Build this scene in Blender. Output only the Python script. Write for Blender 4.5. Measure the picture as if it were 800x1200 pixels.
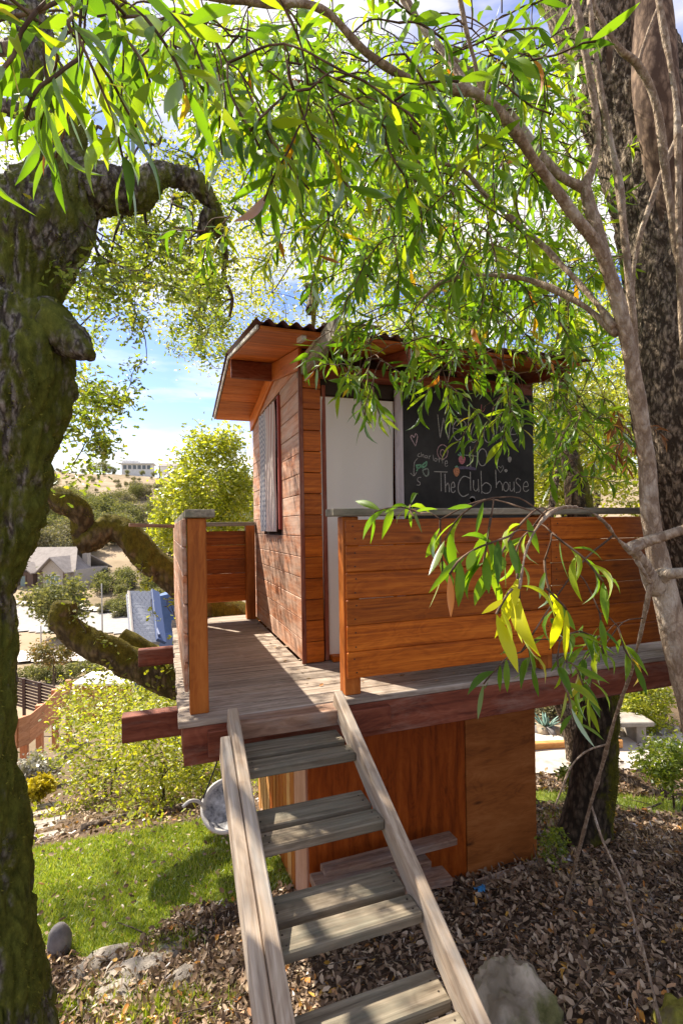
import bpy, bmesh, math, random
import numpy as np
from mathutils import Vector, Matrix, noise
random.seed(7); np.random.seed(7)
RAD = math.radians
for o in list(bpy.data.objects): bpy.data.objects.remove(o)
S = bpy.context.scene
COL = S.collection

# ------------------------------------------------------------------ camera (at eye height; z = 0 is the eye)
FPX, YAW, ROLL, PPX, PPY = 590.0, RAD(19.4), RAD(0.9), 400.0, 616.5
cam = bpy.data.cameras.new('camera'); camo = bpy.data.objects.new('camera', cam); COL.objects.link(camo)
cam.sensor_fit = 'HORIZONTAL'; cam.sensor_width = 24.0; cam.lens = FPX / 800 * 24.0
cam.shift_y = 16.5 / 800
cam.clip_start = 0.02; cam.clip_end = 5000
fw = Vector((math.sin(YAW), math.cos(YAW), 0)); rt = Vector((math.cos(YAW), -math.sin(YAW), 0)); up = Vector((0, 0, 1))
cx = rt * math.cos(ROLL) - up * math.sin(ROLL)
cy = rt * math.sin(ROLL) + up * math.cos(ROLL)
m = Matrix.Identity(4)
for i in range(3): m[i][0] = cx[i]; m[i][1] = cy[i]; m[i][2] = -fw[i]
camo.matrix_world = m
S.camera = camo
S.cycles.max_bounces = 12; S.cycles.diffuse_bounces = 6; S.cycles.transmission_bounces = 8
S.render.resolution_x = 682; S.render.resolution_y = 1024

# ------------------------------------------------------------------ sky, sun, exposure
SUNV = Vector((-0.48, 0.75, 1.0)).normalized()
W = bpy.data.worlds.new('World'); S.world = W; W.use_nodes = True
wn, wl = W.node_tree.nodes, W.node_tree.links
bg = wn['Background']; sky = wn.new('ShaderNodeTexSky'); sky.sky_type = 'NISHITA'; sky.sun_disc = False
sky.sun_elevation = math.asin(SUNV.z); sky.sun_rotation = math.atan2(SUNV.x, SUNV.y)
sky.air_density = 1.0; sky.dust_density = 0.3; sky.ozone_density = 1.6
tc = wn.new('ShaderNodeTexCoord'); mp = wn.new('ShaderNodeMapping'); mp.inputs['Scale'].default_value = (1.2, 1.2, 6.0)
nz = wn.new('ShaderNodeTexNoise'); nz.inputs['Scale'].default_value = 2.2; nz.inputs['Detail'].default_value = 7; nz.inputs['Roughness'].default_value = .55
wl.new(tc.outputs['Generated'], mp.inputs['Vector']); wl.new(mp.outputs['Vector'], nz.inputs['Vector'])
cr = wn.new('ShaderNodeValToRGB'); cr.color_ramp.elements[0].position = .37; cr.color_ramp.elements[1].position = .60
cr.color_ramp.elements[0].color = (0, 0, 0, 1); cr.color_ramp.elements[1].color = (.85, .85, .85, 1)
wl.new(nz.outputs['Fac'], cr.inputs['Fac'])
mix = wn.new('ShaderNodeMixRGB'); mix.inputs['Color2'].default_value = (2.25, 2.2, 2.12, 1)
sz = wn.new('ShaderNodeSeparateXYZ'); wl.new(tc.outputs['Generated'], sz.inputs[0])
hm = wn.new('ShaderNodeMapRange'); hm.inputs['From Min'].default_value = .25; hm.inputs['From Max'].default_value = .75; hm.inputs['To Min'].default_value = 1; hm.inputs['To Max'].default_value = .85; wl.new(sz.outputs['Z'], hm.inputs['Value'])
cm0 = wn.new('ShaderNodeMath'); cm0.operation = 'MULTIPLY'; wl.new(cr.outputs['Color'], cm0.inputs[0]); wl.new(hm.outputs['Result'], cm0.inputs[1])
hs = wn.new('ShaderNodeHueSaturation'); hs.inputs['Saturation'].default_value = 1.25; hs.inputs['Value'].default_value = .40; hs.inputs['Hue'].default_value = .52; wl.new(sky.outputs['Color'], hs.inputs['Color'])
wl.new(cm0.outputs[0], mix.inputs['Fac']); wl.new(hs.outputs['Color'], mix.inputs['Color1'])
wl.new(mix.outputs['Color'], bg.inputs['Color']); bg.inputs['Strength'].default_value = 0.15
sun = bpy.data.lights.new('sun', 'SUN'); sun.energy = 2.9; sun.angle = RAD(0.53); sun.color = (1, .93, .82)
suno = bpy.data.objects.new('sun', sun); COL.objects.link(suno)
suno.rotation_euler = (-SUNV).to_track_quat('-Z', 'Y').to_euler(); suno.location = SUNV * 30
S.view_settings.view_transform = 'Standard'; S.view_settings.look = 'None'
S.view_settings.use_white_balance = True; S.view_settings.white_balance_temperature = 7000; S.view_settings.white_balance_tint = 10
S.view_settings.exposure = 2.15; S.view_settings.gamma = 1.0; S.view_settings.use_curve_mapping = False

# ------------------------------------------------------------------ helpers
def ray(x, y):
    dx, dy = x - PPX, PPY - y
    a = (dx * math.cos(ROLL) + dy * math.sin(ROLL)) / FPX
    b = (-dx * math.sin(ROLL) + dy * math.cos(ROLL)) / FPX
    return fw + rt * a + up * b
def at(x, y, d): return ray(x, y) * d
def onv(x, y, v): r = ray(x, y); return r * (v / r.y)
def proj(p):
    d = p.dot(fw); a = p.dot(rt) / d * FPX; b = p.z / d * FPX
    return PPX + a * math.cos(ROLL) - b * math.sin(ROLL), PPY - (a * math.sin(ROLL) + b * math.cos(ROLL)), d

WM = {}                                  # world matrix of every object, for parenting
def link(o, M=None, parent=None):
    COL.objects.link(o)
    M = M or Matrix.Identity(4)
    o.matrix_basis = M; WM[o.name] = M
    if parent is not None:
        o.parent = parent; o.matrix_parent_inverse = WM[parent.name].inverted()
    return o
def tag(o, label=None, cat=None, group=None, kind=None):
    if label: o['label'] = label
    if cat: o['category'] = cat
    if group: o['group'] = group
    if kind: o['kind'] = kind
    return o
def thing(name, label, cat, loc=(0, 0, 0), group=None):
    return tag(link(bpy.data.objects.new(name, None), Matrix.Translation(Vector(loc))), label, cat, group)
def ob(name, me, mat=None, parent=None, M=None, smooth=False):
    if mat is not None and not me.materials: me.materials.append(mat)
    if smooth and len(me.polygons): me.polygons.foreach_set('use_smooth', [True] * len(me.polygons))
    return link(bpy.data.objects.new(name, me), M, parent)
def mesh(name, V, F):
    me = bpy.data.meshes.new(name); me.from_pydata([tuple(v) for v in V], [], [tuple(f) for f in F]); me.update(); return me
def mesh_np(name, V, F):
    """V (n,3), F (m,k) of one face size"""
    V = np.asarray(V, dtype=np.float32); F = np.asarray(F, dtype=np.int32); k = F.shape[1]
    me = bpy.data.meshes.new(name)
    me.vertices.add(len(V)); me.vertices.foreach_set('co', V.ravel())
    me.loops.add(F.size); me.loops.foreach_set('vertex_index', F.ravel())
    me.polygons.add(len(F)); me.polygons.foreach_set('loop_start', np.arange(0, F.size, k, dtype=np.int32))
    me.update(calc_edges=True); return me

_bc = {}
def board_mesh(L, w, t, bev=.004):
    k = (round(L, 3), round(w, 3), round(t, 3), bev)
    if k in _bc: return _bc[k].copy()
    bm = bmesh.new(); bmesh.ops.create_cube(bm, size=1)
    for v in bm.verts: v.co = Vector((v.co.x * L, v.co.y * w, v.co.z * t))
    if bev: bmesh.ops.bevel(bm, geom=bm.edges[:], offset=min(bev, t * .3), segments=1, affect='EDGES')
    me = bpy.data.meshes.new('board'); bm.to_mesh(me); bm.free(); _bc[k] = me
    return me
_bm = {}
def board(name, p0, p1, w, t, mat, parent=None, nrm=(0, 0, 1), bev=.004, jit=0):
    """beam from p0 to p1; w across, t along nrm; centred on the line"""
    p0, p1 = Vector(p0), Vector(p1); X = (p1 - p0).normalized(); Z = Vector(nrm); Z = (Z - X * Z.dot(X)).normalized(); Y = Z.cross(X)
    L = (p1 - p0).length
    k = (round(L, 3), round(w, 3), round(t, 3), bev, mat.name)
    if k not in _bm:
        me = board_mesh(L, w, t, bev); me.materials.clear(); me.materials.append(mat); _bm[k] = me
    M = Matrix.Identity(4)
    if jit:
        X = (X + Vector((0, 0, random.gauss(0, jit)))).normalized(); Z = (Z + Vector([random.gauss(0, jit) for _ in '123'])); Z = (Z - X * Z.dot(X)).normalized(); Y = Z.cross(X)
    for i in range(3): M[i][0] = X[i]; M[i][1] = Y[i]; M[i][2] = Z[i]; M[i][3] = (p0[i] + p1[i]) / 2
    return ob(name, _bm[k], None, parent, M)

def spline(pts, n):
    """Catmull-Rom through pts, (x,y,z,r) rows"""
    P = np.array(pts, float); P = np.vstack([2 * P[0] - P[1], P, 2 * P[-1] - P[-2]])
    P[0, 3] = P[1, 3]; P[-1, 3] = P[-2, 3]
    out = []; seg = len(P) - 3
    for i in range(seg):
        a, b, c, d = P[i:i + 4]
        for t in np.linspace(0, 1, n, endpoint=(i == seg - 1)):
            q = .5 * ((2 * b) + (-a + c) * t + (2 * a - 5 * b + 4 * c - d) * t * t + (-a + 3 * b - 3 * c + d) * t ** 3)
            out.append(q)
    out = np.array(out); out[:, 3] = np.maximum(out[:, 3], .0005)
    return out
def tube_vf(path, seg=8, disp=None, base=0):
    V, F = [], []; n = len(path); N = None
    for i in range(n):
        p = Vector(path[i][:3]); T = (Vector(path[min(i + 1, n - 1)][:3]) - Vector(path[max(i - 1, 0)][:3]))
        T = T.normalized() if T.length > 1e-9 else Vector((0, 0, 1))
        if N is None: N = T.orthogonal().normalized()
        N = (N - T * N.dot(T)); N = N.normalized() if N.length > 1e-6 else T.orthogonal().normalized()
        B = T.cross(N); r = path[i][3]
        for k in range(seg):
            a = 2 * math.pi * k / seg; dirv = N * math.cos(a) + B * math.sin(a)
            q = p + dirv * r
            if disp: q += dirv * disp(q, r)
            V.append(q)
        if i:
            for k in range(seg):
                a0 = base + (i - 1) * seg + k; a1 = base + (i - 1) * seg + (k + 1) % seg
                F.append((a0, a1, a1 + seg, a0 + seg))
    c0 = len(V) + base; V.append(Vector(path[0][:3])); c1 = len(V) + base; V.append(Vector(path[-1][:3]))
    for k in range(seg):
        F.append((base + (k + 1) % seg, base + k, c0)); e = base + (n - 1) * seg
        F.append((e + k, e + (k + 1) % seg, c1))
    return V, F
def tube(name, pts, mat, parent=None, seg=10, n=6, disp=None):
    V, F = tube_vf(spline(pts, n), seg, disp)
    return ob(name, mesh(name, V, F), mat, parent, None, True)
class Tubes:                               # many thin twigs in one mesh
    def __init__(s): s.V = []; s.F = []
    def add(s, pts, n=4, seg=5):
        v, f = tube_vf(spline(pts, n), seg, None, len(s.V)); s.V += v; s.F += f
    def build(s, name, mat, parent, kind='stuff'):
        o = ob(name, mesh(name, s.V, s.F), mat, parent, None, True); o['kind'] = kind; return o
def bark_disp(a1, f1, a2, f2, stretch=.35):
    def d(q, r):
        s = Vector((q.x, q.y, q.z * stretch))
        n1 = noise.noise(s * f1); n2 = abs(noise.noise(s * f2)); n3 = noise.noise(q * (f2 * 2.3))
        return a1 * n1 - a2 * (n2 * 1.6 - .5) + a2 * .4 * n3
    return d

# ------------------------------------------------------------------ materials
MAT = {}
def newmat(name):
    m = bpy.data.materials.new(name); m.use_nodes = True; nt = m.node_tree
    MAT[name] = m; return m, nt.nodes, nt.links, nt.nodes['Principled BSDF']
def ramp(n, stops):
    r = n.new('ShaderNodeValToRGB'); e = r.color_ramp.elements
    while len(e) < len(stops): e.new(.5)
    for el, (p, c) in zip(e, stops): el.position = p; el.color = (*c, 1)
    return r
def coords(n, l, scale, rnd=True, kind='Object'):
    t = n.new('ShaderNodeTexCoord'); mp = n.new('ShaderNodeMapping'); mp.inputs['Scale'].default_value = scale
    if rnd:
        oi = n.new('ShaderNodeObjectInfo'); mu = n.new('ShaderNodeMath'); mu.operation = 'MULTIPLY'; mu.inputs[1].default_value = 37.0
        l.new(oi.outputs['Random'], mu.inputs[0]); va = n.new('ShaderNodeVectorMath'); va.operation = 'ADD'
        l.new(t.outputs[kind], va.inputs[0]); l.new(mu.outputs[0], va.inputs[1]); l.new(va.outputs[0], mp.inputs['Vector'])
    else: l.new(t.outputs[kind], mp.inputs['Vector'])
    return mp
def noise_tex(n, l, vec, scale, detail=5, rough=.6, dist=0):
    t = n.new('ShaderNodeTexNoise'); t.inputs['Scale'].default_value = scale; t.inputs['Detail'].default_value = detail
    t.inputs['Roughness'].default_value = rough; t.inputs['Distortion'].default_value = dist; l.new(vec, t.inputs['Vector']); return t
def wood(name, dark, mid, light, weather=None, wamt=.5, grain=14, rough=.62, knots=.6, var=.35, bump=.35, across=1.0):
    """grain runs along local X; knots; optional grey weathering in patches; each board its own tone"""
    m, n, l, b = newmat(name)
    mp = coords(n, l, (.9, grain * across, grain * across)); 
    g = noise_tex(n, l, mp.outputs[0], 2.2, 7, .62, .35)
    mp2 = coords(n, l, (2.2, 7, 7)); ring = noise_tex(n, l, mp2.outputs[0], 1.4, 3, .5, 1.2)
    wv = n.new('ShaderNodeMath'); wv.operation = 'MULTIPLY'; wv.inputs[1].default_value = 38; l.new(ring.outputs['Fac'], wv.inputs[0])
    sn = n.new('ShaderNodeMath'); sn.operation = 'SINE'; l.new(wv.outputs[0], sn.inputs[0])
    mixf = n.new('ShaderNodeMath'); mixf.operation = 'MULTIPLY_ADD'; mixf.inputs[1].default_value = .045; l.new(sn.outputs[0], mixf.inputs[0]); l.new(g.outputs['Fac'], mixf.inputs[2])
    r = ramp(n, [(.3, dark), (.5, mid), (.72, light)]); l.new(mixf.outputs[0], r.inputs['Fac'])
    col = r.outputs['Color']
    # knots
    mp3 = coords(n, l, (1.5, 4.5, 4.5)); vo = n.new('ShaderNodeTexVoronoi'); vo.inputs['Scale'].default_value = 1.6; l.new(mp3.outputs[0], vo.inputs['Vector'])
    kr = ramp(n, [(.03, (1, 1, 1)), (.13, (0, 0, 0))]); l.new(vo.outputs['Distance'], kr.inputs['Fac'])
    km = n.new('ShaderNodeMixRGB'); km.inputs['Color2'].default_value = (dark[0] * .35, dark[1] * .3, dark[2] * .3, 1)
    kf = n.new('ShaderNodeMath'); kf.operation = 'MULTIPLY'; kf.inputs[1].default_value = knots; l.new(kr.outputs['Color'], kf.inputs[0])
    l.new(kf.outputs[0], km.inputs['Fac']); l.new(col, km.inputs['Color1']); col = km.outputs['Color']
    if weather:
        mw = coords(n, l, (1.3, 5, 5)); wx = noise_tex(n, l, mw.outputs[0], 2.0, 6, .7, .4)
        wr = ramp(n, [(.62 - wamt * .45, (0, 0, 0)), (.86 - wamt * .45, (1, 1, 1))]); l.new(wx.outputs['Fac'], wr.inputs['Fac'])
        wm = n.new('ShaderNodeMixRGB'); l.new(wr.outputs['Color'], wm.inputs['Fac']); l.new(col, wm.inputs['Color1'])
        wg = ramp(n, [(.3, tuple(c * .6 for c in weather)), (.65, weather)]); l.new(g.outputs['Fac'], wg.inputs['Fac']); l.new(wg.outputs['Color'], wm.inputs['Color2']); col = wm.outputs['Color']
    oi = n.new('ShaderNodeObjectInfo'); mr = n.new('ShaderNodeMapRange'); mr.inputs['To Min'].default_value = 1 - var; mr.inputs['To Max'].default_value = 1 + var
    l.new(oi.outputs['Random'], mr.inputs['Value']); mu = n.new('ShaderNodeVectorMath'); mu.operation = 'SCALE'; l.new(col, mu.inputs[0]); l.new(mr.outputs['Result'], mu.inputs['Scale'])
    l.new(mu.outputs['Vector'], b.inputs['Base Color']); b.inputs['Roughness'].default_value = rough
    b.inputs['Specular IOR Level'].default_value = .3
    bu = n.new('ShaderNodeBump'); bu.inputs['Strength'].default_value = bump; bu.inputs['Distance'].default_value = .004; l.new(mixf.outputs[0], bu.inputs['Height']); l.new(bu.outputs[0], b.inputs['Normal'])
    return m
def stucco(name, c0, c1, scale=6, rough=.8, bump=.2, bd=.01, detail=8, metal=0, coord='Object', rnd=False):
    m, n, l, b = newmat(name); mp = coords(n, l, (1, 1, 1), rnd, coord)
    t = noise_tex(n, l, mp.outputs[0], scale, detail, .65); r = ramp(n, [(.32, c0), (.68, c1)]); l.new(t.outputs['Fac'], r.inputs['Fac'])
    l.new(r.outputs['Color'], b.inputs['Base Color']); b.inputs['Roughness'].default_value = rough; b.inputs['Metallic'].default_value = metal
    b.inputs['Specular IOR Level'].default_value = .3
    if bump:
        t2 = noise_tex(n, l, mp.outputs[0], scale * 4, 6, .7); bu = n.new('ShaderNodeBump'); bu.inputs['Strength'].default_value = bump; bu.inputs['Distance'].default_value = bd
        l.new(t2.outputs['Fac'], bu.inputs['Height']); l.new(bu.outputs[0], b.inputs['Normal'])
    return m
def leafmat(name, stops, trans=.45, gloss=.07, tcol=1.5, rough=.45, ty=None):
    """reflecting + light-passing leaf, each leaf its own tone"""
    m, n, l, b = newmat(name); n.remove(b)
    ge = n.new('ShaderNodeNewGeometry'); oi = n.new('ShaderNodeObjectInfo'); ad = n.new('ShaderNodeMath'); ad.operation = 'ADD'
    l.new(ge.outputs['Random Per Island'], ad.inputs[0]); l.new(oi.outputs['Random'], ad.inputs[1])
    fr = n.new('ShaderNodeMath'); fr.operation = 'FRACT'; l.new(ad.outputs[0], fr.inputs[0])
    r = ramp(n, stops); l.new(fr.outputs[0], r.inputs['Fac'])
    d = n.new('ShaderNodeBsdfDiffuse'); l.new(r.outputs['Color'], d.inputs['Color'])
    tm = n.new('ShaderNodeVectorMath'); tm.operation = 'MULTIPLY'; tm.inputs[1].default_value = ty or (tcol * 1.25, tcol * 1.25, tcol * .5); l.new(r.outputs['Color'], tm.inputs[0])
    t = n.new('ShaderNodeBsdfTranslucent'); l.new(tm.outputs['Vector'], t.inputs['Color'])
    m1 = n.new('ShaderNodeMixShader'); m1.inputs['Fac'].default_value = trans; l.new(d.outputs[0], m1.inputs[1]); l.new(t.outputs[0], m1.inputs[2])
    g = n.new('ShaderNodeBsdfGlossy'); g.inputs['Roughness'].default_value = rough; g.inputs['Color'].default_value = (.9, .95, 1, 1)
    fz = n.new('ShaderNodeFresnel'); fz.inputs['IOR'].default_value = 1.42; fm = n.new('ShaderNodeMath'); fm.operation = 'MULTIPLY_ADD'; fm.inputs[1].default_value = min(.35, gloss * 2.5); fm.inputs[2].default_value = gloss * .1
    l.new(fz.outputs[0], fm.inputs[0])
    m2 = n.new('ShaderNodeMixShader'); l.new(fm.outputs[0], m2.inputs['Fac']); l.new(m1.outputs[0], m2.inputs[1]); l.new(g.outputs[0], m2.inputs[2])
    l.new(m2.outputs[0], n['Material Output'].inputs['Surface']); return m
def barkmat(name, dark, light, moss=None, mamt=.5, scale=9, mscale=2.2, bump=.7, lichen=None, mdir=None, mw=.22):
    m, n, l, b = newmat(name); mp = coords(n, l, (1, 1, .45), False)
    v = n.new('ShaderNodeTexVoronoi'); v.inputs['Scale'].default_value = scale * 2.6; 
    ws = noise_tex(n, l, mp.outputs[0], scale * 1.2, 4, .6); wa = n.new('ShaderNodeMixRGB'); wa.inputs['Fac'].default_value = .06
    l.new(mp.outputs[0], wa.inputs['Color1']); l.new(ws.outputs['Color'], wa.inputs['Color2']); l.new(wa.outputs['Color'], v.inputs['Vector'])
    t = noise_tex(n, l, mp.outputs[0], scale * 2, 8, .7)
    cm = n.new('ShaderNodeMath'); cm.operation = 'MULTIPLY'; l.new(v.outputs['Distance'], cm.inputs[0]); cm.inputs[1].default_value = .9
    c2 = n.new('ShaderNodeMath'); c2.operation = 'SUBTRACT'; l.new(t.outputs['Fac'], c2.inputs[0]); l.new(cm.outputs[0], c2.inputs[1])
    c3 = n.new('ShaderNodeMath'); c3.operation = 'ADD'; c3.inputs[1].default_value = .28; l.new(c2.outputs[0], c3.inputs[0])
    r = ramp(n, [(.2, dark), (.72, light)]); l.new(c3.outputs[0], r.inputs['Fac']); col = r.outputs['Color']; hgt = c3.outputs[0]
    if lichen:
        t3 = noise_tex(n, l, mp.outputs[0], 5, 6, .7); r3 = ramp(n, [(.55, (0, 0, 0)), (.66, (.8, .8, .8))]); l.new(t3.outputs['Fac'], r3.inputs['Fac'])
        mm = n.new('ShaderNodeMixRGB'); l.new(r3.outputs['Color'], mm.inputs['Fac']); l.new(col, mm.inputs['Color1']); mm.inputs['Color2'].default_value = (*lichen, 1); col = mm.outputs['Color']
    if moss:
        mo = coords(n, l, (1, 1, .6), False); mt = noise_tex(n, l, mo.outputs[0], mscale, 6, .65)
        val = mt.outputs['Fac']
        if mdir:
            ge = n.new('ShaderNodeNewGeometry'); dt = n.new('ShaderNodeVectorMath'); dt.operation = 'DOT_PRODUCT'; dt.inputs[1].default_value = mdir; l.new(ge.outputs['Normal'], dt.inputs[0])
            ma = n.new('ShaderNodeMath'); ma.operation = 'MULTIPLY_ADD'; ma.inputs[1].default_value = mw; l.new(dt.outputs['Value'], ma.inputs[0]); l.new(val, ma.inputs[2]); val = ma.outputs[0]
        mr = ramp(n, [(.62 - mamt * .4, (0, 0, 0)), (.74 - mamt * .4, (1, 1, 1))]); l.new(val, mr.inputs['Fac'])
        t4 = noise_tex(n, l, mo.outputs[0], 26, 6, .75); r4 = ramp(n, [(.3, moss[0]), (.6, moss[1]), (.8, moss[2])]); l.new(t4.outputs['Fac'], r4.inputs['Fac'])
        mm = n.new('ShaderNodeMixRGB'); l.new(mr.outputs['Color'], mm.inputs['Fac']); l.new(col, mm.inputs['Color1']); l.new(r4.outputs['Color'], mm.inputs['Color2']); col = mm.outputs['Color']
        t5 = noise_tex(n, l, mo.outputs[0], 60, 5, .8); hm = n.new('ShaderNodeMixRGB'); l.new(mr.outputs['Color'], hm.inputs['Fac']); l.new(hgt, hm.inputs['Color1']); l.new(t5.outputs['Fac'], hm.inputs['Color2']); hgt = hm.outputs['Color']
    l.new(col, b.inputs['Base Color']); b.inputs['Roughness'].default_value = .9; b.inputs['Specular IOR Level'].default_value = .15
    bu = n.new('ShaderNodeBump'); bu.inputs['Strength'].default_value = bump; bu.inputs['Distance'].default_value = .02; l.new(hgt, bu.inputs['Height']); l.new(bu.outputs[0], b.inputs['Normal'])
    return m
def plain(name, c, rough=.6, metal=0):
    m, n, l, b = newmat(name); b.inputs['Base Color'].default_value = (*c, 1); b.inputs['Roughness'].default_value = rough; b.inputs['Metallic'].default_value = metal; return m

W_FRONT = wood('stained_redwood', (.20, .042, .003), (.36, .085, .006), (.50, .14, .014), None, 0, 26, .5, .6, .34)
W_WALL = wood('weathered_siding', (.26, .08, .03), (.42, .15, .06), (.52, .23, .11), (.55, .36, .27), .62, 18, .65, .5, .16)
W_SOFF = wood('soffit_wood', (.36, .085, .014), (.55, .155, .028), (.66, .22, .05), None, 0, 10, .5, .4, .18)
W_RED = wood('red_stained_beam', (.10, .022, .012), (.19, .048, .024), (.29, .09, .05), (.30, .17, .13), .25, 12, .6, .5, .15)
W_DECK = wood('grey_deck_wood', (.16, .12, .09), (.29, .235, .19), (.43, .365, .31), None, 0, 22, .8, .35, .18, .5)
W_STEP = wood('weathered_tread', (.085, .065, .045), (.175, .14, .10), (.29, .24, .18), (.18, .17, .13), .4, 24, .85, .5, .14, .6)
W_STRG = wood('weathered_stringer', (.24, .17, .12), (.40, .31, .23), (.56, .46, .37), (.42, .39, .35), .4, 24, .85, .4, .1, .6)
W_CAP = wood('grey_cap', (.15, .13, .10), (.26, .23, .18), (.40, .36, .28), (.17, .18, .13), .35, 16, .85, .3, .1, .5)
W_POST = wood('post_wood', (.24, .06, .008), (.38, .105, .014), (.50, .165, .03), None, 0, 12, .55, .4, .1)
W_PLYV = wood('stained_plywood', (.18, .03, .003), (.33, .062, .006), (.45, .10, .012), None, 0, 9, .5, .8, .1, .2)
W_PLYH = wood('knotty_plywood', (.20, .058, .012), (.36, .11, .024), (.47, .17, .05), None, 0, 4, .55, .9, .1, .25)
W_PINE = wood('raw_pine', (.42, .17, .05), (.56, .27, .09), (.66, .36, .15), None, 0, 9, .6, .6, .1)
W_PINK = wood('sunlit_plywood', (.42, .20, .12), (.54, .28, .18), (.62, .37, .26), None, 0, 6, .65, .7, .08)  # paler and pinker: sunlight on the side panel painted into the plywood colour
W_OLD = wood('old_lumber', (.14, .07, .045), (.26, .15, .10), (.38, .25, .18), (.28, .22, .19), .35, 14, .8, .5, .2)
W_GATE = wood('fence_wood', (.34, .13, .06), (.50, .22, .11), (.60, .31, .18), None, 0, 9, .7, .3, .2)
W_DARKF = plain('dark_fence_paint', (.09, .05, .042), .6)

BARK_OAK = barkmat('mossy_oak_bark', (.06, .05, .042), (.34, .31, .28), ((.06, .07, .014), (.16, .175, .03), (.34, .33, .06)), .36, 18, 4.5, 1.0, None, (.75, -.3, .1), .16)
BARK_LIMB = barkmat('moss_limb', (.07, .05, .03), (.22, .16, .09), ((.06, .05, .01), (.17, .14, .02), (.34, .27, .03)), .42, 9, 3, 1.0, None, (-.2, -.1, 1), .35)
BARK_BIG = barkmat('plated_bark', (.06, .044, .032), (.38, .30, .225), None, 0, 20, 2, 1.0)
BARK_DARK = barkmat('dark_moss_bark', (.035, .026, .018), (.15, .11, .075), ((.04, .04, .006), (.14, .135, .012), (.34, .31, .02)), .34, 12, 6, 1.0, None, (.8, -.2, .1), .3)
BARK_BAY = barkmat('smooth_bay_bark', (.22, .16, .115), (.46, .37, .285), None, 0, 26, 2, .6, (.55, .50, .43))
BARK_TWIG = barkmat('twig_bark', (.08, .05, .036), (.25, .17, .12), None, 0, 14, 2, .2)
BARK_OLDT = barkmat('oak_twig_bark', (.06, .045, .035), (.24, .19, .15), None, 0, 12, 2, .4)
G = lambda *a: tuple(a)
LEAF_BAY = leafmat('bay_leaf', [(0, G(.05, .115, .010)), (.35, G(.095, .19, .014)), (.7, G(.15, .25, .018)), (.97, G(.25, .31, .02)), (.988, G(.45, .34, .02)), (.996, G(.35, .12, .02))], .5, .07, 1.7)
LEAF_SUN = leafmat('bay_leaf_sunlit', [(0, G(.09, .19, .014)), (.5, G(.17, .28, .02)), (.9, G(.29, .37, .025)), (1, G(.42, .40, .03))], .55, .05, 1.6)  # brighter copy of the bay leaf, sunlight painted into the crown's colour
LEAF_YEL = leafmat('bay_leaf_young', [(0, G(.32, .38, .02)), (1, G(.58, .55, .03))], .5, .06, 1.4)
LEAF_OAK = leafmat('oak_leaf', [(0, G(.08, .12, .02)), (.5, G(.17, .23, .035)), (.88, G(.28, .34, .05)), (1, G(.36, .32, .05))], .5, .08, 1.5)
LEAF_LIT = leafmat('sunny_leaf', [(0, G(.14, .18, .02)), (.5, G(.27, .30, .035)), (1, G(.42, .41, .06))], .5, .08, 1.4)  # sunlit tone put into the leaf colours
LEAF_FAR = leafmat('valley_leaf', [(0, G(.10, .115, .05)), (.5, G(.17, .18, .08)), (1, G(.28, .27, .12))], .3, .015, 1.1, .7)
LEAF_GREY = leafmat('grey_scrub', [(0, G(.12, .12, .075)), (.5, G(.2, .19, .12)), (1, G(.34, .30, .20))], .25, .015, 1.0, .7)
LEAF_DRY = leafmat('dry_leaf', [(0, G(.06, .036, .022)), (.25, G(.16, .10, .062)), (.55, G(.32, .215, .14)), (.8, G(.50, .37, .255)), (.93, G(.66, .53, .39)), (.965, G(.56, .22, .05)), (1, G(.62, .38, .08))], .15, .1, 1.0, .5)
LEAF_RUST = leafmat('withered_leaf', [(0, G(.16, .06, .02)), (1, G(.36, .16, .05))], .3, .05, 1.0)
GRASS = leafmat('grass_blade', [(0, G(.15, .23, .02)), (.6, G(.32, .40, .045)), (1, G(.56, .54, .15))], .3, .08, 1.2)
MOSSM = leafmat('moss_tuft', [(0, G(.06, .07, .014)), (.6, G(.16, .17, .03)), (1, G(.32, .31, .06))], .2, .02, 1.0)

# ------------------------------------------------------------------ the lie of the land
def smooth(a, b, x): t = np.clip((x - a) / (b - a), 0, 1); return t * t * (3 - 2 * t)
def gz(x, y):
    x = np.asarray(x, float); y = np.asarray(y, float)
    near = np.interp(y, [-40, -10, -3, 0, 1, 2, 3.2, 4.5, 8], [4, .5, -1.2, -1.8, -2.0, -2.28, -2.6, -2.76, -2.85])
    r = np.hypot(x, y); az = np.arctan2(x, y)
    L = np.interp(r, [4, 5, 6, 8, 12, 16, 22, 32, 45, 55, 70, 90, 130, 200, 260, 310, 345, 450, 800, 2500], [-2.7, -2.82, -3.15, -3.75, -4.75, -5.7, -7.2, -9.0, -10.6, -11.0, -11.0, -9, -3, 9, 22, 31, 32, 18, 5, 0])
    Rr = np.interp(r, [4, 5, 8, 15, 40, 100, 300, 800, 2500], [-2.7, -2.76, -2.85, -2.7, -1.5, 4, 26, 15, 0])
    wR = smooth(RAD(18), RAD(36), az) * (1 - smooth(RAD(150), RAD(175), az))
    wBack = smooth(RAD(95), RAD(120), np.abs(az))
    far = L * (1 - wR) + Rr * wR
    far = far * (1 - wBack) + near * wBack
    k = smooth(4.3, 6.0, r) * smooth(-.5, 2.5, y)
    z = near * (1 - k) + far * k
    z = z + .02 * np.sin(2.1 * x + .7) * np.cos(1.7 * y) + .012 * np.sin(5.3 * x + 3.1 * y)
    z = z + smooth(90, 200, r) * (2.2 * np.sin(x * .035 + 1) * np.cos(y * .03) + 1.1 * np.sin(x * .09 + y * .07))
    return z
def gp(x, y, dz=0): return Vector((x, y, float(gz(x, y)) + dz))
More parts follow.
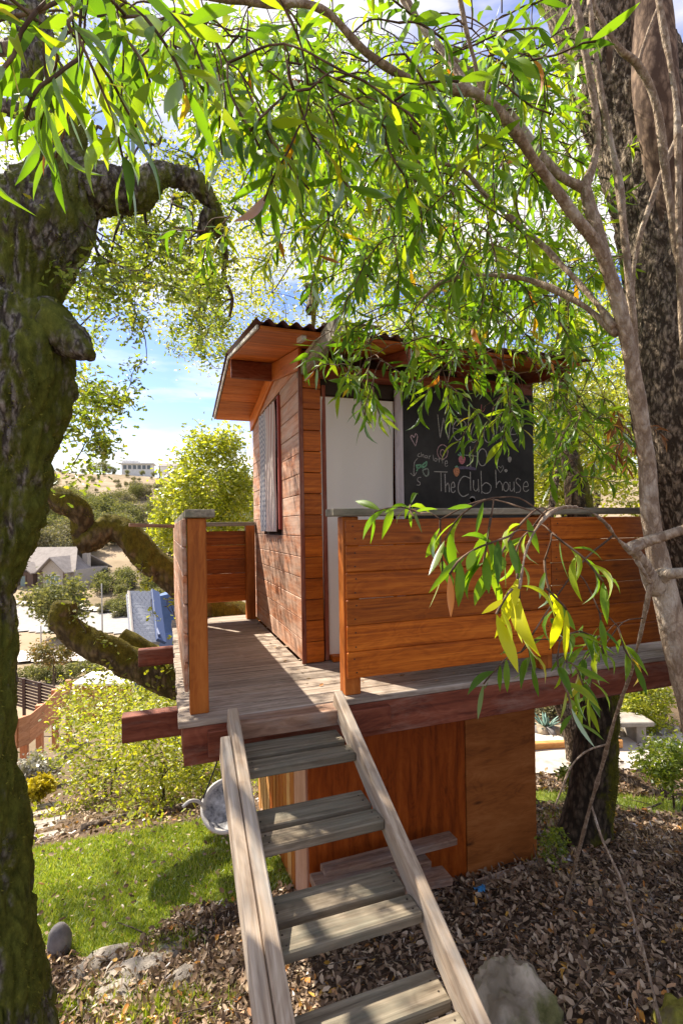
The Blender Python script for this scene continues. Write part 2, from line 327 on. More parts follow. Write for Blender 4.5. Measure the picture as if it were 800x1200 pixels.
def ground_hit(px, py):
    r = ray(px, py); d = .6
    while d < 2000:
        p = r * d
        if p.z <= float(gz(p.x, p.y)): return p, d
        d *= 1.004
    return r * 2000, 2000
N = 330; k = 7.3; s = np.linspace(-1, 1, N); w = 2.0 * np.sinh(k * s)
X, Y = np.meshgrid(w + 1.0, w + 3.5); Z = gz(X, Y)
V = np.stack([X.ravel(), Y.ravel(), Z.ravel()], 1); I = np.arange(N * N).reshape(N, N)
F = np.stack([I[:-1, :-1].ravel(), I[:-1, 1:].ravel(), I[1:, 1:].ravel(), I[1:, :-1].ravel()], 1)
m_, n, l, b = newmat('earth_and_dry_grass')
mp = coords(n, l, (1, 1, 1), False); t1 = noise_tex(n, l, mp.outputs[0], 9, 8, .7); t2 = noise_tex(n, l, mp.outputs[0], .06, 8, .65); t3 = noise_tex(n, l, mp.outputs[0], 1.2, 6, .6)
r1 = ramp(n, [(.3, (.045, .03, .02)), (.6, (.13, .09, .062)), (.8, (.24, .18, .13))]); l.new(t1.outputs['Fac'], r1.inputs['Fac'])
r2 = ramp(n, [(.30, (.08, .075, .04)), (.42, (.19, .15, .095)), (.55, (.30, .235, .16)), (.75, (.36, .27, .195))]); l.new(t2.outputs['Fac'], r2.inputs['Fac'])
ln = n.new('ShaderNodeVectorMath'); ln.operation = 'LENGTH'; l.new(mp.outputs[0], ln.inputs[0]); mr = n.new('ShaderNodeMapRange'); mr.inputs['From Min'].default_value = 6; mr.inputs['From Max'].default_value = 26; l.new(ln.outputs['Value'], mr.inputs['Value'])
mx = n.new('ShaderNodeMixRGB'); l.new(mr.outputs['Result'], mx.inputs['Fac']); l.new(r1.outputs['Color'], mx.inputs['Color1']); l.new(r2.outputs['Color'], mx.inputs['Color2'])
l.new(mx.outputs['Color'], b.inputs['Base Color']); b.inputs['Roughness'].default_value = .95; b.inputs['Specular IOR Level'].default_value = .1
bu = n.new('ShaderNodeBump'); bu.inputs['Strength'].default_value = .6; bu.inputs['Distance'].default_value = .03; l.new(t1.outputs['Fac'], bu.inputs['Height']); l.new(bu.outputs[0], b.inputs['Normal'])
tag(ob('ground', mesh_np('ground', V, F), m_, None, None, True), kind='structure')

def sheet(name, poly_fn, x0, x1, y0, y1, step, mat, dz):
    """ground-hugging patch: cells whose centre lies inside poly_fn"""
    xs = np.arange(x0, x1 + step / 2, step); ys = np.arange(y0, y1 + step / 2, step); X, Y = np.meshgrid(xs, ys); Z = gz(X, Y) + dz
    V = np.stack([X.ravel(), Y.ravel(), Z.ravel()], 1); I = np.arange(X.size).reshape(X.shape)
    C = (X[:-1, :-1] + step / 2, Y[:-1, :-1] + step / 2); ok = poly_fn(*C).ravel()
    F = np.stack([I[:-1, :-1].ravel(), I[:-1, 1:].ravel(), I[1:, 1:].ravel(), I[1:, :-1].ravel()], 1)[ok]
    return tag(ob(name, mesh_np(name, V, F), mat, None, None, True), kind='structure')
def lawn_left(x, y):
    e = .16 * np.sin(3.1 * x) + .1 * np.sin(7.7 * x + 1)
    return (y > 3.55 + e - .16 * x) & (y < 5.12 - .10 * (x + 1) + .05 * np.sin(5 * x)) & (x > -2.4) & (x < 1.9)
def lawn_right(x, y):
    u = (y - 3.99) + (x - 3.4) * .385
    return (u > -.10 + .08 * np.sin(4 * x)) & (u < .26 + .05 * np.sin(6 * x)) & (x > 2.72) & (x < 7.5)
def path_fn(x, y):
    u = (y - 4.50) + (x - 3.78) * .32
    return (u > .10 + .05 * np.sin(3 * x)) & (u < 1.25) & (x > 2.2) & (x < 11)
M_LAWN = stucco('lawn_soil', (.11, .15, .025), (.22, .27, .05), 14, .95)
sheet('lawn', lawn_left, -2.6, 2.0, 3.2, 5.4, .05, M_LAWN, .006)
sheet('lawn_strip', lawn_right, 2.6, 7.6, 1.8, 4.9, .05, M_LAWN, .006)
M_CONC = stucco('pale_concrete', (.42, .38, .34), (.58, .54, .49), 4, .9, .25, .004)
sheet('path', path_fn, 2.2, 11, 1.5, 6.6, .05, M_CONC, .02)
M_ROAD = stucco('worn_asphalt', (.24, .23, .225), (.32, .31, .30), 2, .9)
M_WALK = stucco('pavement_concrete', (.40, .37, .34), (.50, .47, .44), 1.5, .9)
def road_dist(x, y): return x * fw.x + y * fw.y + .16 * (x * rt.x + y * rt.y)
sheet('road', lambda x, y: (road_dist(x, y) > 49) & (road_dist(x, y) < 60), -70, 16, 24, 84, .8, M_ROAD, .12)
sheet('pavement', lambda x, y: (road_dist(x, y) > 60.2) & (road_dist(x, y) < 61.6), -70, 16, 24, 86, .6, M_WALK, .30)
sheet('pavement_near', lambda x, y: (road_dist(x, y) > 36.5) & (road_dist(x, y) < 40.4), -60, 14, 18, 72, .6, M_WALK, .22)

# ------------------------------------------------------------------ leaves
def leaf_template(kind):
    if kind in ('bay', 'bay_fine'):      # lanceolate, folded on the midrib, arched; unit length along X
        st = [(.0, .0), (.12, .045), (.32, .088), (.55, .095), (.78, .058), (1, 0)] if kind == 'bay' else [(0, 0), (.06, .02), (.16, .055), (.30, .085), (.45, .098), (.60, .094), (.74, .072), (.86, .042), (.94, .018), (1, 0)]; NS = len(st)
        V = [(0, 0, 0)]; F = []
        for t, wd in st[1:-1]:
            z = .10 * math.sin(t * 2.4) - .16 * t * t
            V += [(t, wd, z + wd * .35), (t, 0, z), (t, -wd, z + wd * .35)]
        V.append((1, 0, .10 * math.sin(2.4) - .16)); e = len(V) - 1
        F += [(0, 2, 1), (0, 3, 2)]
        for i in range(NS - 3):
            a = 1 + 3 * i; F += [(a, a + 1, a + 4), (a, a + 4, a + 3), (a + 1, a + 2, a + 5), (a + 1, a + 5, a + 4)]
        a = 1 + 3 * (NS - 3); F += [(a, a + 1, e), (a + 1, a + 2, e)]
    elif kind == 'oak':    # small lobed leaf
        V = [(0, 0, 0), (.35, .22, .03), (.45, .12, .0), (.75, .25, .04), (1, 0, -.06), (.75, -.25, .04), (.45, -.12, 0), (.35, -.22, .03)]
        F = [(0, 2, 1), (0, 6, 2), (0, 7, 6), (2, 4, 3), (2, 6, 4), (6, 5, 4)]
    elif kind == 'dry':    # curled
        V = [(0, 0, 0), (.3, .22, .12), (.35, 0, .02), (.3, -.22, .10), (.75, .2, .16), (.7, 0, .03), (.75, -.2, .06), (1, .02, .14)]
        F = [(0, 2, 1), (0, 3, 2), (1, 2, 4), (2, 5, 4), (2, 3, 5), (3, 6, 5), (4, 5, 7), (5, 6, 7)]
    elif kind == 'blade':
        V = [(0, .5, 0), (0, -.5, 0), (.55, 0.35, .12), (.55, -.35, .12), (1, 0, .32)]; F = [(0, 1, 3), (0, 3, 2), (2, 3, 4)]
    else:                  # 'card': cheap diamond leaf
        V = [(0, 0, 0), (.5, .26, .05), (1, 0, -.04), (.5, -.26, .05)]; F = [(0, 3, 1), (1, 3, 2)]
    return np.array(V, np.float32), np.array(F, np.int32)
def frames(D, Nn, size, pos, wid=None):
    """D directions (n,3), Nn rough normals -> 4x3 affine arrays"""
    D = D / np.linalg.norm(D, axis=1, keepdims=True); Nn = Nn - D * (D * Nn).sum(1, keepdims=True)
    Nn = Nn / np.maximum(np.linalg.norm(Nn, axis=1, keepdims=True), 1e-6); B = np.cross(Nn, D)
    size = np.asarray(size).reshape(-1, 1); wd = size if wid is None else size * np.asarray(wid).reshape(-1, 1)
    return np.stack([D * size, B * wd, Nn * size, pos], 1)
def leaves(name, kind, A, mat, parent=None):
    tv, tf = leaf_template(kind); A = np.asarray(A, np.float32)
    V = np.einsum('vk,nkj->nvj', tv, A[:, :3]) + A[:, 3][:, None, :]
    F = tf[None] + (np.arange(len(A)) * len(tv))[:, None, None]
    o = ob(name, mesh_np(name, V.reshape(-1, 3), F.reshape(-1, 3)), mat, parent); o['kind'] = 'stuff'; return o
def cloud_leaves(centers, n_each, spread, size, droop=.3, flat=1.0, szvar=.3):
    c = np.repeat(np.asarray(centers, float), n_each, 0); n = len(c)
    p = c + np.random.normal(0, 1, (n, 3)) * spread * np.array([1, 1, flat])
    D = np.random.normal(0, 1, (n, 3)); D[:, 2] = D[:, 2] * .6 - droop; Nn = np.random.normal(0, 1, (n, 3)); Nn[:, 2] += .6
    return frames(D, Nn, size * np.random.uniform(1 - szvar, 1 + szvar, n), p)

# ================================================================== the clubhouse on its deck
DZ = -.905                                   # deck surface
HX0, HX1, HY0, HY1 = .86, 2.71, 3.2, 5.12    # house footprint
RX0, RX1 = .50, 2.76                          # roof along x
RIDGE_Y, RIDGE_Z, SL = 4.03, 1.33, .19       # underside of the roof boards at the ridge, slope
EY0, EY1 = 2.74, 5.24
def roof_z(y): return RIDGE_Z - SL * abs(y - RIDGE_Y)
PITCH = .1397
house = thing('clubhouse', 'small wooden clubhouse with plank walls and low gabled corrugated roof on the deck', 'playhouse', (1.78, 4.1, DZ))
M_DARK = plain('interior_shade_board', (.035, .022, .016), .8)  # near-black: the interior's shade put into the board colour
def prism(name, poly, axis, a, b_, mat, parent=None, bev=0):
    """polygon extruded along an axis: poly in the two other coordinates"""
    def mk(p, q, t):
        return {'x': (t, p, q), 'y': (p, t, q), 'z': (p, q, t)}[axis]
    c = Vector(mk(sum(p for p, q in poly) / len(poly), sum(q for p, q in poly) / len(poly), (a + b_) / 2))
    n_ = len(poly); V = [Vector(mk(p, q, a)) - c for p, q in poly] + [Vector(mk(p, q, b_)) - c for p, q in poly]
    F = [tuple(range(n_)), tuple(range(2 * n_ - 1, n_ - 1, -1))] + [(i, i + n_, (i + 1) % n_ + n_, (i + 1) % n_) for i in range(n_)]
    bm = bmesh.new(); vs = [bm.verts.new(v) for v in V]
    for f in F: bm.faces.new([vs[i] for i in f])
    bmesh.ops.recalc_face_normals(bm, faces=bm.faces)
    if bev: bmesh.ops.bevel(bm, geom=bm.edges[:], offset=bev, segments=1, affect='EDGES')
    me = bpy.data.meshes.new(name); bm.to_mesh(me); bm.free()
    return ob(name, me, mat, parent, Matrix.Translation(c))
# left wall: horizontal siding boards, gable boards trimmed by the roof
wall = prism('side_wall', [(HY0 + .015, DZ + .03), (HY1, DZ + .03), (HY1, roof_z(HY1)), (RIDGE_Y, RIDGE_Z - .004), (HY0 + .015, roof_z(HY0 + .02))], 'x', HX0 + .02, HX0 + .055, M_DARK, house)
WB = {}
def wall_board(i, z0, z1, y0, y1, mat):
    # trim by the roof line
    zt = z1
    top = [(y0, z0), (y1, z0)]
    def clip(y): return min(z1, roof_z(y) - .004)
    ys = sorted(set([y0, y1] + [y for y in (RIDGE_Y - (RIDGE_Z - z1) / SL, RIDGE_Y + (RIDGE_Z - z1) / SL, RIDGE_Y) if y0 < y < y1]), reverse=True)
    pts = top + [(y, clip(y)) for y in ys]
    pts = [p for k_, p in enumerate(pts) if k_ < 2 or p[1] > z0 + .002]
    if len(pts) < 3: return
    def build():
        c = Vector((HX0 + .01, (y0 + y1) / 2, z0))
        dx = .0095
        return c
    # mesh local X along the board (world y), local Y = world -x, so grain runs along the board
    c = Vector((HX0 + .010, (y0 + y1) / 2, (z0 + z1) / 2)); n_ = len(pts)
    h = .0095 + random.uniform(-.0015, .0015)
    V = [Vector((p - c.y, h, q - c.z)) for p, q in pts] + [Vector((p - c.y, -h, q - c.z)) for p, q in pts]
    bm = bmesh.new(); vs = [bm.verts.new(v) for v in V]
    for f in [tuple(range(n_)), tuple(range(2 * n_ - 1, n_ - 1, -1))] + [(a, a + n_, (a + 1) % n_ + n_, (a + 1) % n_) for a in range(n_)]: bm.faces.new([vs[a] for a in f])
    bmesh.ops.recalc_face_normals(bm, faces=bm.faces); bmesh.ops.bevel(bm, geom=bm.edges[:], offset=.0025, segments=1, affect='EDGES')
    me = bpy.data.meshes.new('board'); bm.to_mesh(me); bm.free()
    M = Matrix(((0, -1, 0, c.x), (1, 0, 0, c.y), (0, 0, 1, c.z), (0, 0, 0, 1)))
    return ob('siding_board', me, mat, wall, M)
z = DZ + .006; i = 0
while z < RIDGE_Z:
    z1 = z + PITCH - .004
    # the window opening interrupts the boards between y 3.86 and 4.5
    if z1 > .02 and z < .98:
        wall_board(i, z, z1, HY0 + .02, 3.84, W_WALL); wall_board(i, z, z1, 4.56, HY1, W_WALL)
    else: wall_board(i, z, z1, HY0 + .02, HY1, W_WALL)
    z += PITCH; i += 1
# rake trim under the roof, unfaded because the eaves shelter it
for a, b_ in (((HX0 - .012, HY0 - .02, roof_z(HY0 - .02) - .075), (HX0 - .012, RIDGE_Y, RIDGE_Z - .075)), ((HX0 - .012, RIDGE_Y, RIDGE_Z - .075), (HX0 - .012, HY1 + .02, roof_z(HY1 + .02) - .075))):
    board('rake_trim', a, b_, .14, .022, W_SOFF, house, (1, 0, 0))
# window on the side wall
win = board('window_frame', (HX0 - .006, 3.84, -.02), (HX0 - .006, 3.84, 1.02), .035, .03, plain('red_trim', (.30, .045, .03), .6), house, (1, 0, 0))
board('window_frame', (HX0 - .006, 4.56, -.02), (HX0 - .006, 4.56, 1.02), .035, .03, MAT['red_trim'], house, (1, 0, 0))
board('window_frame', (HX0 - .006, 3.858, 1.0), (HX0 - .006, 4.542, 1.0), .035, .028, MAT['red_trim'], house, (1, 0, 0))
board('window_pane', (HX0 + .012, 3.86, .49), (HX0 + .012, 4.54, .49), 1.0, .004, plain('dark_glass', (.03, .035, .04), .08), house, (1, 0, 0), 0)
# front wall: corner column of short boards, top boards, jamb
fwall = board('front_wall', (HX0 + .06, HY0 + .06, 1.02), (HX1, HY0 + .06, 1.02), .26, .03, M_DARK, house, (0, 1, 0))  # dark board standing in for the shaded interior above the curtain
z = DZ + .006
while z < 1.10:
    z1 = min(z + PITCH - .004, roof_z(HY0) - .01)
    board('siding_board', (HX0 + .002, HY0 + .009, (z + z1) / 2), (HX0 + .132, HY0 + .009, (z + z1) / 2), z1 - z, .02, W_FRONT, fwall, (0, 1, 0), .0025)
    z += PITCH
board('corner_trim', (HX0 - .006, HY0 - .004, DZ + .004), (HX0 - .006, HY0 - .004, 1.05), .028, .018, W_RED, house, (0, 1, 0))
board('corner_stud', (HX0 + .095, HY0 + .06, DZ + .004), (HX0 + .095, HY0 + .06, 1.0), .07, .07, W_RED, house, (0, 1, 0))
M_JAMB = wood('lilac_grey_jamb', (.30, .26, .28), (.42, .38, .40), (.52, .48, .50), None, 0, 14, .7, .2, .05)
board('door_jamb', (1.562, HY0 - .006, DZ + .004), (1.562, HY0 - .006, .95), .055, .03, M_JAMB, house, (0, 1, 0))
board('door_jamb', (1.02, HY0 + .05, DZ + .004), (1.02, HY0 + .05, .95), .03, .06, W_RED, house, (0, 1, 0))
board('wall_panel', (1.6, HY0 + .04, .04), (HX1 - .002, HY0 + .04, .04), 1.86, .03, M_DARK, house, (0, 1, 0))
board('wall_panel', (HX1 - .02, HY0 + .06, .1), (HX1 - .02, HY1, .1), 1.98, .03, W_FRONT, house, (1, 0, 0))
board('wall_panel', (HX0 + .06, HY1 - .02, .1), (HX1 - .04, HY1 - .02, .1), 1.98, .03, W_FRONT, house, (0, 1, 0))
board('threshold', (1.04, HY0 + .005, DZ + .022), (1.56, HY0 + .005, DZ + .022), .09, .035, W_FRONT, house, (0, 0, 1))
# roof: boards along x, corrugated sheet above, ridge beam, drip edges
roof = board('ridge_beam', (RX0 + .015, RIDGE_Y, RIDGE_Z - .075), (RX1 - .02, RIDGE_Y, RIDGE_Z - .075), .14, .04, W_RED, house, (0, 1, 0))
for sgn, ye in ((-1, EY0), (1, EY1)):
    tot = abs(ye - RIDGE_Y) / math.cos(math.atan(SL)); nb = int(round(tot / .145)); wb = tot / nb
    dv = Vector((0, sgn, -SL)).normalized(); nn = Vector((0, sgn * SL, 1)).normalized()
    for j in range(nb):
        c = Vector((0, RIDGE_Y, RIDGE_Z)) + dv * (wb * (j + .5)) + nn * .011
        board('roof_board', c + Vector((RX0 + .012, 0, 0)), c + Vector((RX1 - .012, 0, 0)), wb - .0025, .02, W_SOFF, roof, nn, .002)
M_CORR = stucco('rusty_corrugated', (.055, .022, .018), (.15, .06, .045), 7, .55, .15, .004, 8, .3)
def corrugated(sgn, ye):
    dv = Vector((0, sgn, -SL)).normalized(); nn = Vector((0, sgn * SL, 1)).normalized(); L = abs(ye - RIDGE_Y) / math.cos(math.atan(SL)) + .05
    us = np.arange(RX0 - .02, RX1 + .02, .076 / 8); V = []; F = []; P = 2
    for a, u in enumerate(us):
        hgt = .036 + .012 * math.sin(2 * math.pi * u / .076)
        for t in (0, L):
            for th in (0, .003):
                V.append(Vector((u, RIDGE_Y, RIDGE_Z)) + dv * t + nn * (hgt + th + (.004 if sgn > 0 else 0)))
        if a:
            q = 4 * a; p_ = q - 4
            F += [(p_, q, q + 2, p_ + 2), (p_ + 1, p_ + 3, q + 3, q + 1), (p_ + 2, q + 2, q + 3, p_ + 3), (p_, p_ + 1, q + 1, q)]
    return ob('corrugated_sheet', mesh('corrugated_sheet', V, F), M_CORR, roof, None, True)
corrugated(-1, EY0); corrugated(1, EY1)
M_EDGE = plain('pale_drip_edge', (.52, .49, .46), .5)
for sgn, ye in ((-1, EY0), (1, EY1)):
    a = Vector((RX0 - .003, RIDGE_Y, RIDGE_Z + .012)); b_ = Vector((RX0 - .003, ye, roof_z(ye) + .012)); board('rake_edge', a, b_, .022, .012, M_EDGE, roof, (1, 0, 0), .001)
board('pale_patch', (.765, EY0 + .02, roof_z(EY0 + .02) - .014), (.765, EY0 + .13, roof_z(EY0 + .13) - .014), .03, .03, M_EDGE, roof, (0, 0, 1), .003)  # small pale block under the front eave
# weathered top plate sticking out past the front wall, and rafters
board('top_plate', (HX0 + .02, 2.50, 1.055), (HX0 + .02, 3.30, 1.055), .045, .115, W_CAP, house, (0, 0, 1), .005)
for u in (1.45, 2.05, 2.66):
    for sgn, ye in ((-1, EY0 + .03), (1, EY1 - .03)):
        board('rafter', (u, RIDGE_Y, RIDGE_Z - .05), (u, ye, roof_z(ye) - .05), .04, .085, W_RED, house, (0, 0, 1))
board('door_header', (HX0 + .10, HY0 + .0, 1.03), (HX1 - .01, HY0 + .0, 1.03), .09, .04, W_RED, house, (0, 1, 0))

# door curtain: pleated cloth hanging from the lintel
m_, n, l, b = newmat('cream_cloth'); b.inputs['Base Color'].default_value = (.88, .85, .78, 1); b.inputs['Roughness'].default_value = .9
mp = coords(n, l, (1, 1, 1), False); tw = noise_tex(n, l, mp.outputs[0], 220, 2); bu = n.new('ShaderNodeBump'); bu.inputs['Strength'].default_value = .12; bu.inputs['Distance'].default_value = .001; l.new(tw.outputs['Fac'], bu.inputs['Height']); l.new(bu.outputs[0], b.inputs['Normal'])
tr = n.new('ShaderNodeBsdfTranslucent'); tr.inputs['Color'].default_value = (.6, .55, .45, 1); ms = n.new('ShaderNodeMixShader'); ms.inputs['Fac'].default_value = .25
l.new(b.outputs[0], ms.inputs[1]); l.new(tr.outputs[0], ms.inputs[2]); l.new(ms.outputs[0], n['Material Output'].inputs['Surface'])
def cloth(name, x0, x1, z0, z1, y, pleat, mat, parent, nx=90, nz=40, axis='x', taper=0, amp=None):
    V = []; F = []
    for i in range(nx + 1):
        for j in range(nz + 1):
            s_, t_ = i / nx, j / nz; a = x0 + (x1 - x0) * s_; zz = z1 + (z0 - z1) * t_
            a += taper * (t_ ** 1.5) * (.5 - s_)
            A = amp(s_, t_) if amp else .01
            d = A * math.sin(s_ * pleat + .6 * math.sin(t_ * 3 + s_ * 4)) + .004 * math.sin(t_ * 9 + s_ * 11)
            V.append((a, y + d, zz) if axis == 'x' else (y + d, a, zz))
    for i in range(nx):
        for j in range(nz):
            a = i * (nz + 1) + j; F.append((a, a + 1, a + nz + 2, a + nz + 1))
    return ob(name, mesh_np(name, V, F), mat, parent, None, True)
cur = thing('door_curtain', 'plain cream cloth curtain covering the clubhouse doorway', 'curtain', (1.28, HY0, DZ))
cloth('cloth', .985, 1.53, DZ + .03, .87, HY0 + .016, 15, MAT['cream_cloth'], cur, taper=.05, amp=lambda s_, t_: (.002 + .022 * t_ * (1 - smooth(.0, .4, s_)) + .005 * t_))
board('curtain_rod', (.995, HY0 + .03, .873), (1.535, HY0 + .03, .865), .014, .014, W_OLD, cur)
# lacy window curtain on the outside of the side window: two panels
m_, n, l, b = newmat('striped_lace'); mp = coords(n, l, (1, 1, 1), False); sx = n.new('ShaderNodeSeparateXYZ'); l.new(mp.outputs[0], sx.inputs[0])
ck = n.new('ShaderNodeTexChecker'); ck.inputs['Scale'].default_value = 46; l.new(mp.outputs[0], ck.inputs['Vector'])
wv = n.new('ShaderNodeTexWave'); wv.bands_direction = 'Y'; wv.inputs['Scale'].default_value = 7; l.new(mp.outputs[0], wv.inputs['Vector'])
rr = ramp(n, [(.35, (.46, .30, .28)), (.6, (.56, .50, .48))]); l.new(wv.outputs['Fac'], rr.inputs['Fac'])
ck.inputs['Color1'].default_value = (.50, .48, .50, 1); ck.inputs['Color2'].default_value = (.27, .28, .33, 1)
mg = n.new('ShaderNodeMath'); mg.operation = 'GREATER_THAN'; mg.inputs[1].default_value = 4.22; l.new(sx.outputs['Y'], mg.inputs[0])
mx = n.new('ShaderNodeMixRGB'); l.new(mg.outputs[0], mx.inputs['Fac']); l.new(rr.outputs['Color'], mx.inputs['Color1']); l.new(ck.outputs['Color'], mx.inputs['Color2'])
l.new(mx.outputs['Color'], b.inputs['Base Color']); b.inputs['Roughness'].default_value = .9
wc = thing('window_curtain', 'striped pink and checked grey cloth hanging over the side window', 'curtain', (HX0, 4.2, 0))
cloth('cloth', 3.87, 4.53, -.035, .99, HX0 - .036, 46, MAT['striped_lace'], wc, 90, 30, 'y', .02, lambda s_, t_: .008 + .005 * t_)
board('curtain_rod', (HX0 - .028, 3.85, .995), (HX0 - .028, 4.55, .995), .012, .012, W_OLD, wc)

# chalkboard with the children's writing
M_CHB = stucco('chalkboard_paint', (.010, .010, .010), (.05, .049, .047), 2.2, .85, .1, .002)
cb = ob('chalkboard', board_mesh(1.115, 1.72, .016, .002).copy(), M_CHB, None, Matrix(((1, 0, 0, 1.594 + .5575), (0, 0, -1, HY0 - .010), (0, 1, 0, .24), (0, 0, 0, 1))))
tag(cb, 'black chalkboard with handwritten welcome greeting in chalk on the clubhouse front', 'chalkboard')
CHK = {}
def chalk(name, c, e=.5):
    m, n, l, b = newmat(name); mp = coords(n, l, (1, 1, 1), False); t = noise_tex(n, l, mp.outputs[0], 160, 4, .8); r = ramp(n, [(.36, tuple(x * .25 for x in c)), (.6, c)]); l.new(t.outputs['Fac'], r.inputs['Fac']); l.new(r.outputs['Color'], b.inputs['Base Color']); b.inputs['Roughness'].default_value = 1; return m
C_W = chalk('white_chalk', (.46, .44, .41)); C_P = chalk('pink_chalk', (.62, .22, .25)); C_G = chalk('green_chalk', (.20, .45, .28)); C_O = chalk('orange_chalk', (.65, .28, .14)); C_B = chalk('blue_chalk', (.35, .55, .65))
def stroke_mesh(lines, w):
    V = []; F = []; yv = HY0 - .0200
    for ln_ in lines:
        P = spline([(p.x, 0, p.z, 0) for p in ln_], 4) if len(ln_) > 2 else np.array([(p.x, 0, p.z, 0) for p in ln_])
        for i in range(len(P)):
            a = P[max(i - 1, 0)]; c = P[min(i + 1, len(P) - 1)]; t = Vector((c[0] - a[0], 0, c[2] - a[2])); t = t.normalized() if t.length > 1e-9 else Vector((1, 0, 0))
            nrm = Vector((-t.z, 0, t.x)); p = Vector((P[i][0], yv, P[i][2])); ww = w * random.uniform(.75, 1.25)
            V += [p + nrm * ww / 2, p - nrm * ww / 2]
            if i: q = len(V) - 4; F.append((q, q + 1, q + 3, q + 2))
    return V, F
def Z1(x, y): return onv(470 + x / 8.889, 480 + y / 8.889, HY0 - .02)
def Z2(x, y): return onv(540 + x / 8.571, 460 + y / 8.571, HY0 - .02)
def ell(f, cx_, cy_, rx, ry, a0=0, a1=360, n_=12): return [f(cx_ + rx * math.cos(RAD(a)), cy_ + ry * math.sin(RAD(a))) for a in np.linspace(a0, a1, n_)]
def PL(f, *p): return [f(x, y) for x, y in p]
def writing(name, lines, mat, w=.007):
    V, F = stroke_mesh(lines, w); return ob(name, mesh(name, V, F), mat, cb)
e1 = lambda f, x, y, w_, h_: [f(x, y), f(x + w_ * .8, y - h_ * .05), f(x + w_ * .6, y - h_ * .5), f(x + w_ * .15, y - h_ * .3), f(x + .1 * w_, y + h_ * .3), f(x + w_ * .5, y + h_ * .5), f(x + w_ * .95, y + h_ * .3)]
writing('chalk_word', [PL(Z1, (378, 50), (405, 295)), PL(Z1, (405, 295), (440, 85)), PL(Z1, (440, 85), (492, 315)), PL(Z1, (492, 315), (518, 60)),
    PL(Z1, (530, 190), (620, 205), (672, 150), (610, 95), (545, 160), (545, 270), (590, 320), (640, 280)), PL(Z1, (697, 45), (700, 330)),
    PL(Z2, (195, 345), (160, 300), (110, 370), (95, 470), (125, 500), (160, 475)), ell(Z2, 275, 410, 48, 90), PL(Z2, (355, 490), (357, 345)), PL(Z2, (357, 380), (380, 335), (398, 380), (400, 490)), PL(Z2, (400, 390), (425, 335), (447, 380), (450, 490)), e1(Z2, 490, 420, 80, 150)], C_W)
writing('chalk_word', [PL(Z2, (92, 540), (95, 745)), PL(Z2, (45, 628), (165, 640)), ell(Z2, 215, 650, 46, 86)], C_W)
writing('chalk_word', [PL(Z1, (342, 645), (482, 650)), PL(Z1, (412, 650), (416, 850)), PL(Z1, (455, 668), (460, 860)), PL(Z1, (460, 800), (485, 765), (498, 800), (500, 860)), e1(Z1, 515, 810, 50, 110)], C_W)
writing('chalk_word', [PL(Z1, (715, 715), (650, 695), (600, 760), (595, 850), (640, 905), (700, 880)), PL(Z2, (92, 795), (96, 985)), PL(Z2, (125, 880), (125, 960), (150, 990), (172, 960)), PL(Z2, (172, 870), (178, 1000)), PL(Z2, (200, 785), (207, 1015)), PL(Z2, (207, 940), (250, 905), (300, 940), (285, 1000), (240, 1012), (207, 990)),
    PL(Z2, (347, 775), (354, 955)), PL(Z2, (354, 930), (385, 890), (412, 930), (415, 985)), ell(Z2, 450, 945, 26, 45), PL(Z2, (490, 900), (490, 970), (510, 990), (530, 960)), PL(Z2, (530, 895), (535, 1000)), PL(Z2, (600, 880), (565, 860), (552, 900), (595, 950), (590, 995), (550, 1005)), e1(Z2, 620, 945, 65, 100)], C_W)
# the small name, arrow and S
writing('chalk_name', [PL(Z1, (190, 455), (172, 470), (178, 490), (200, 485)), PL(Z1, (205, 445), (212, 495)), PL(Z1, (212, 480), (228, 465), (234, 500)), ell(Z1, 256, 490, 12, 12), PL(Z1, (268, 478), (274, 508)), PL(Z1, (286, 478), (290, 515)), PL(Z1, (288, 495), (305, 478)), PL(Z1, (330, 470), (337, 535)), ell(Z1, 358, 522, 13, 15), PL(Z1, (390, 490), (395, 550)), PL(Z1, (375, 518), (410, 512)), PL(Z1, (425, 490), (430, 560)), PL(Z1, (412, 525), (445, 520)), e1(Z1, 452, 562, 34, 60)], C_W, .0045)
writing('chalk_arrow', [PL(Z1, (170, 505), (135, 560), (130, 690)), PL(Z1, (95, 660), (130, 690), (160, 650))], C_W, .005)
writing('chalk_letter', [PL(Z1, (205, 705), (175, 710), (170, 740), (195, 760), (190, 785), (160, 785))], C_W, .005)
writing('chalk_heart', [PL(Z1, (148, 380), (100, 290), (112, 265), (132, 290), (150, 250), (168, 275), (160, 330), (148, 380))], chalk('pale_pink_chalk', (.65, .48, .5)), .006)
writing('chalk_heart', [PL(Z2, (395, 805), (365, 760), (380, 740), (398, 755), (415, 735), (425, 760), (395, 805))], C_W, .004)
writing('chalk_drawing', [ell(Z1, 430, 440, 55, 75), ell(Z1, 428, 450, 22, 35)], chalk('rose_chalk', (.55, .35, .36)), .006)
def fruit(f, cx_, cy_, rx, ry, mat, nm='chalk_strawberry'):
    pts = [f(cx_ + rx * math.cos(RAD(a)) * (1 - .25 * math.sin(RAD(a))), cy_ + ry * math.sin(RAD(a))) for a in range(0, 360, 30)]
    V = [Vector((p.x, HY0 - .0203, p.z)) for p in pts]; return ob(nm, mesh(nm, V, [tuple(range(len(V)))[::-1]]), mat, cb)
fruit(Z1, 632, 525, 36, 45, C_P); fruit(Z1, 575, 650, 33, 48, C_O); fruit(Z2, 487, 672, 20, 30, C_W, 'chalk_dot'); fruit(Z2, 450, 785, 16, 16, C_W, 'chalk_dot'); fruit(Z1, 740, 940, 28, 40, C_W, 'chalk_dot'); fruit(Z2, 112, 1085, 26, 30, chalk('grey_chalk', (.35, .36, .33)), 'chalk_dot')
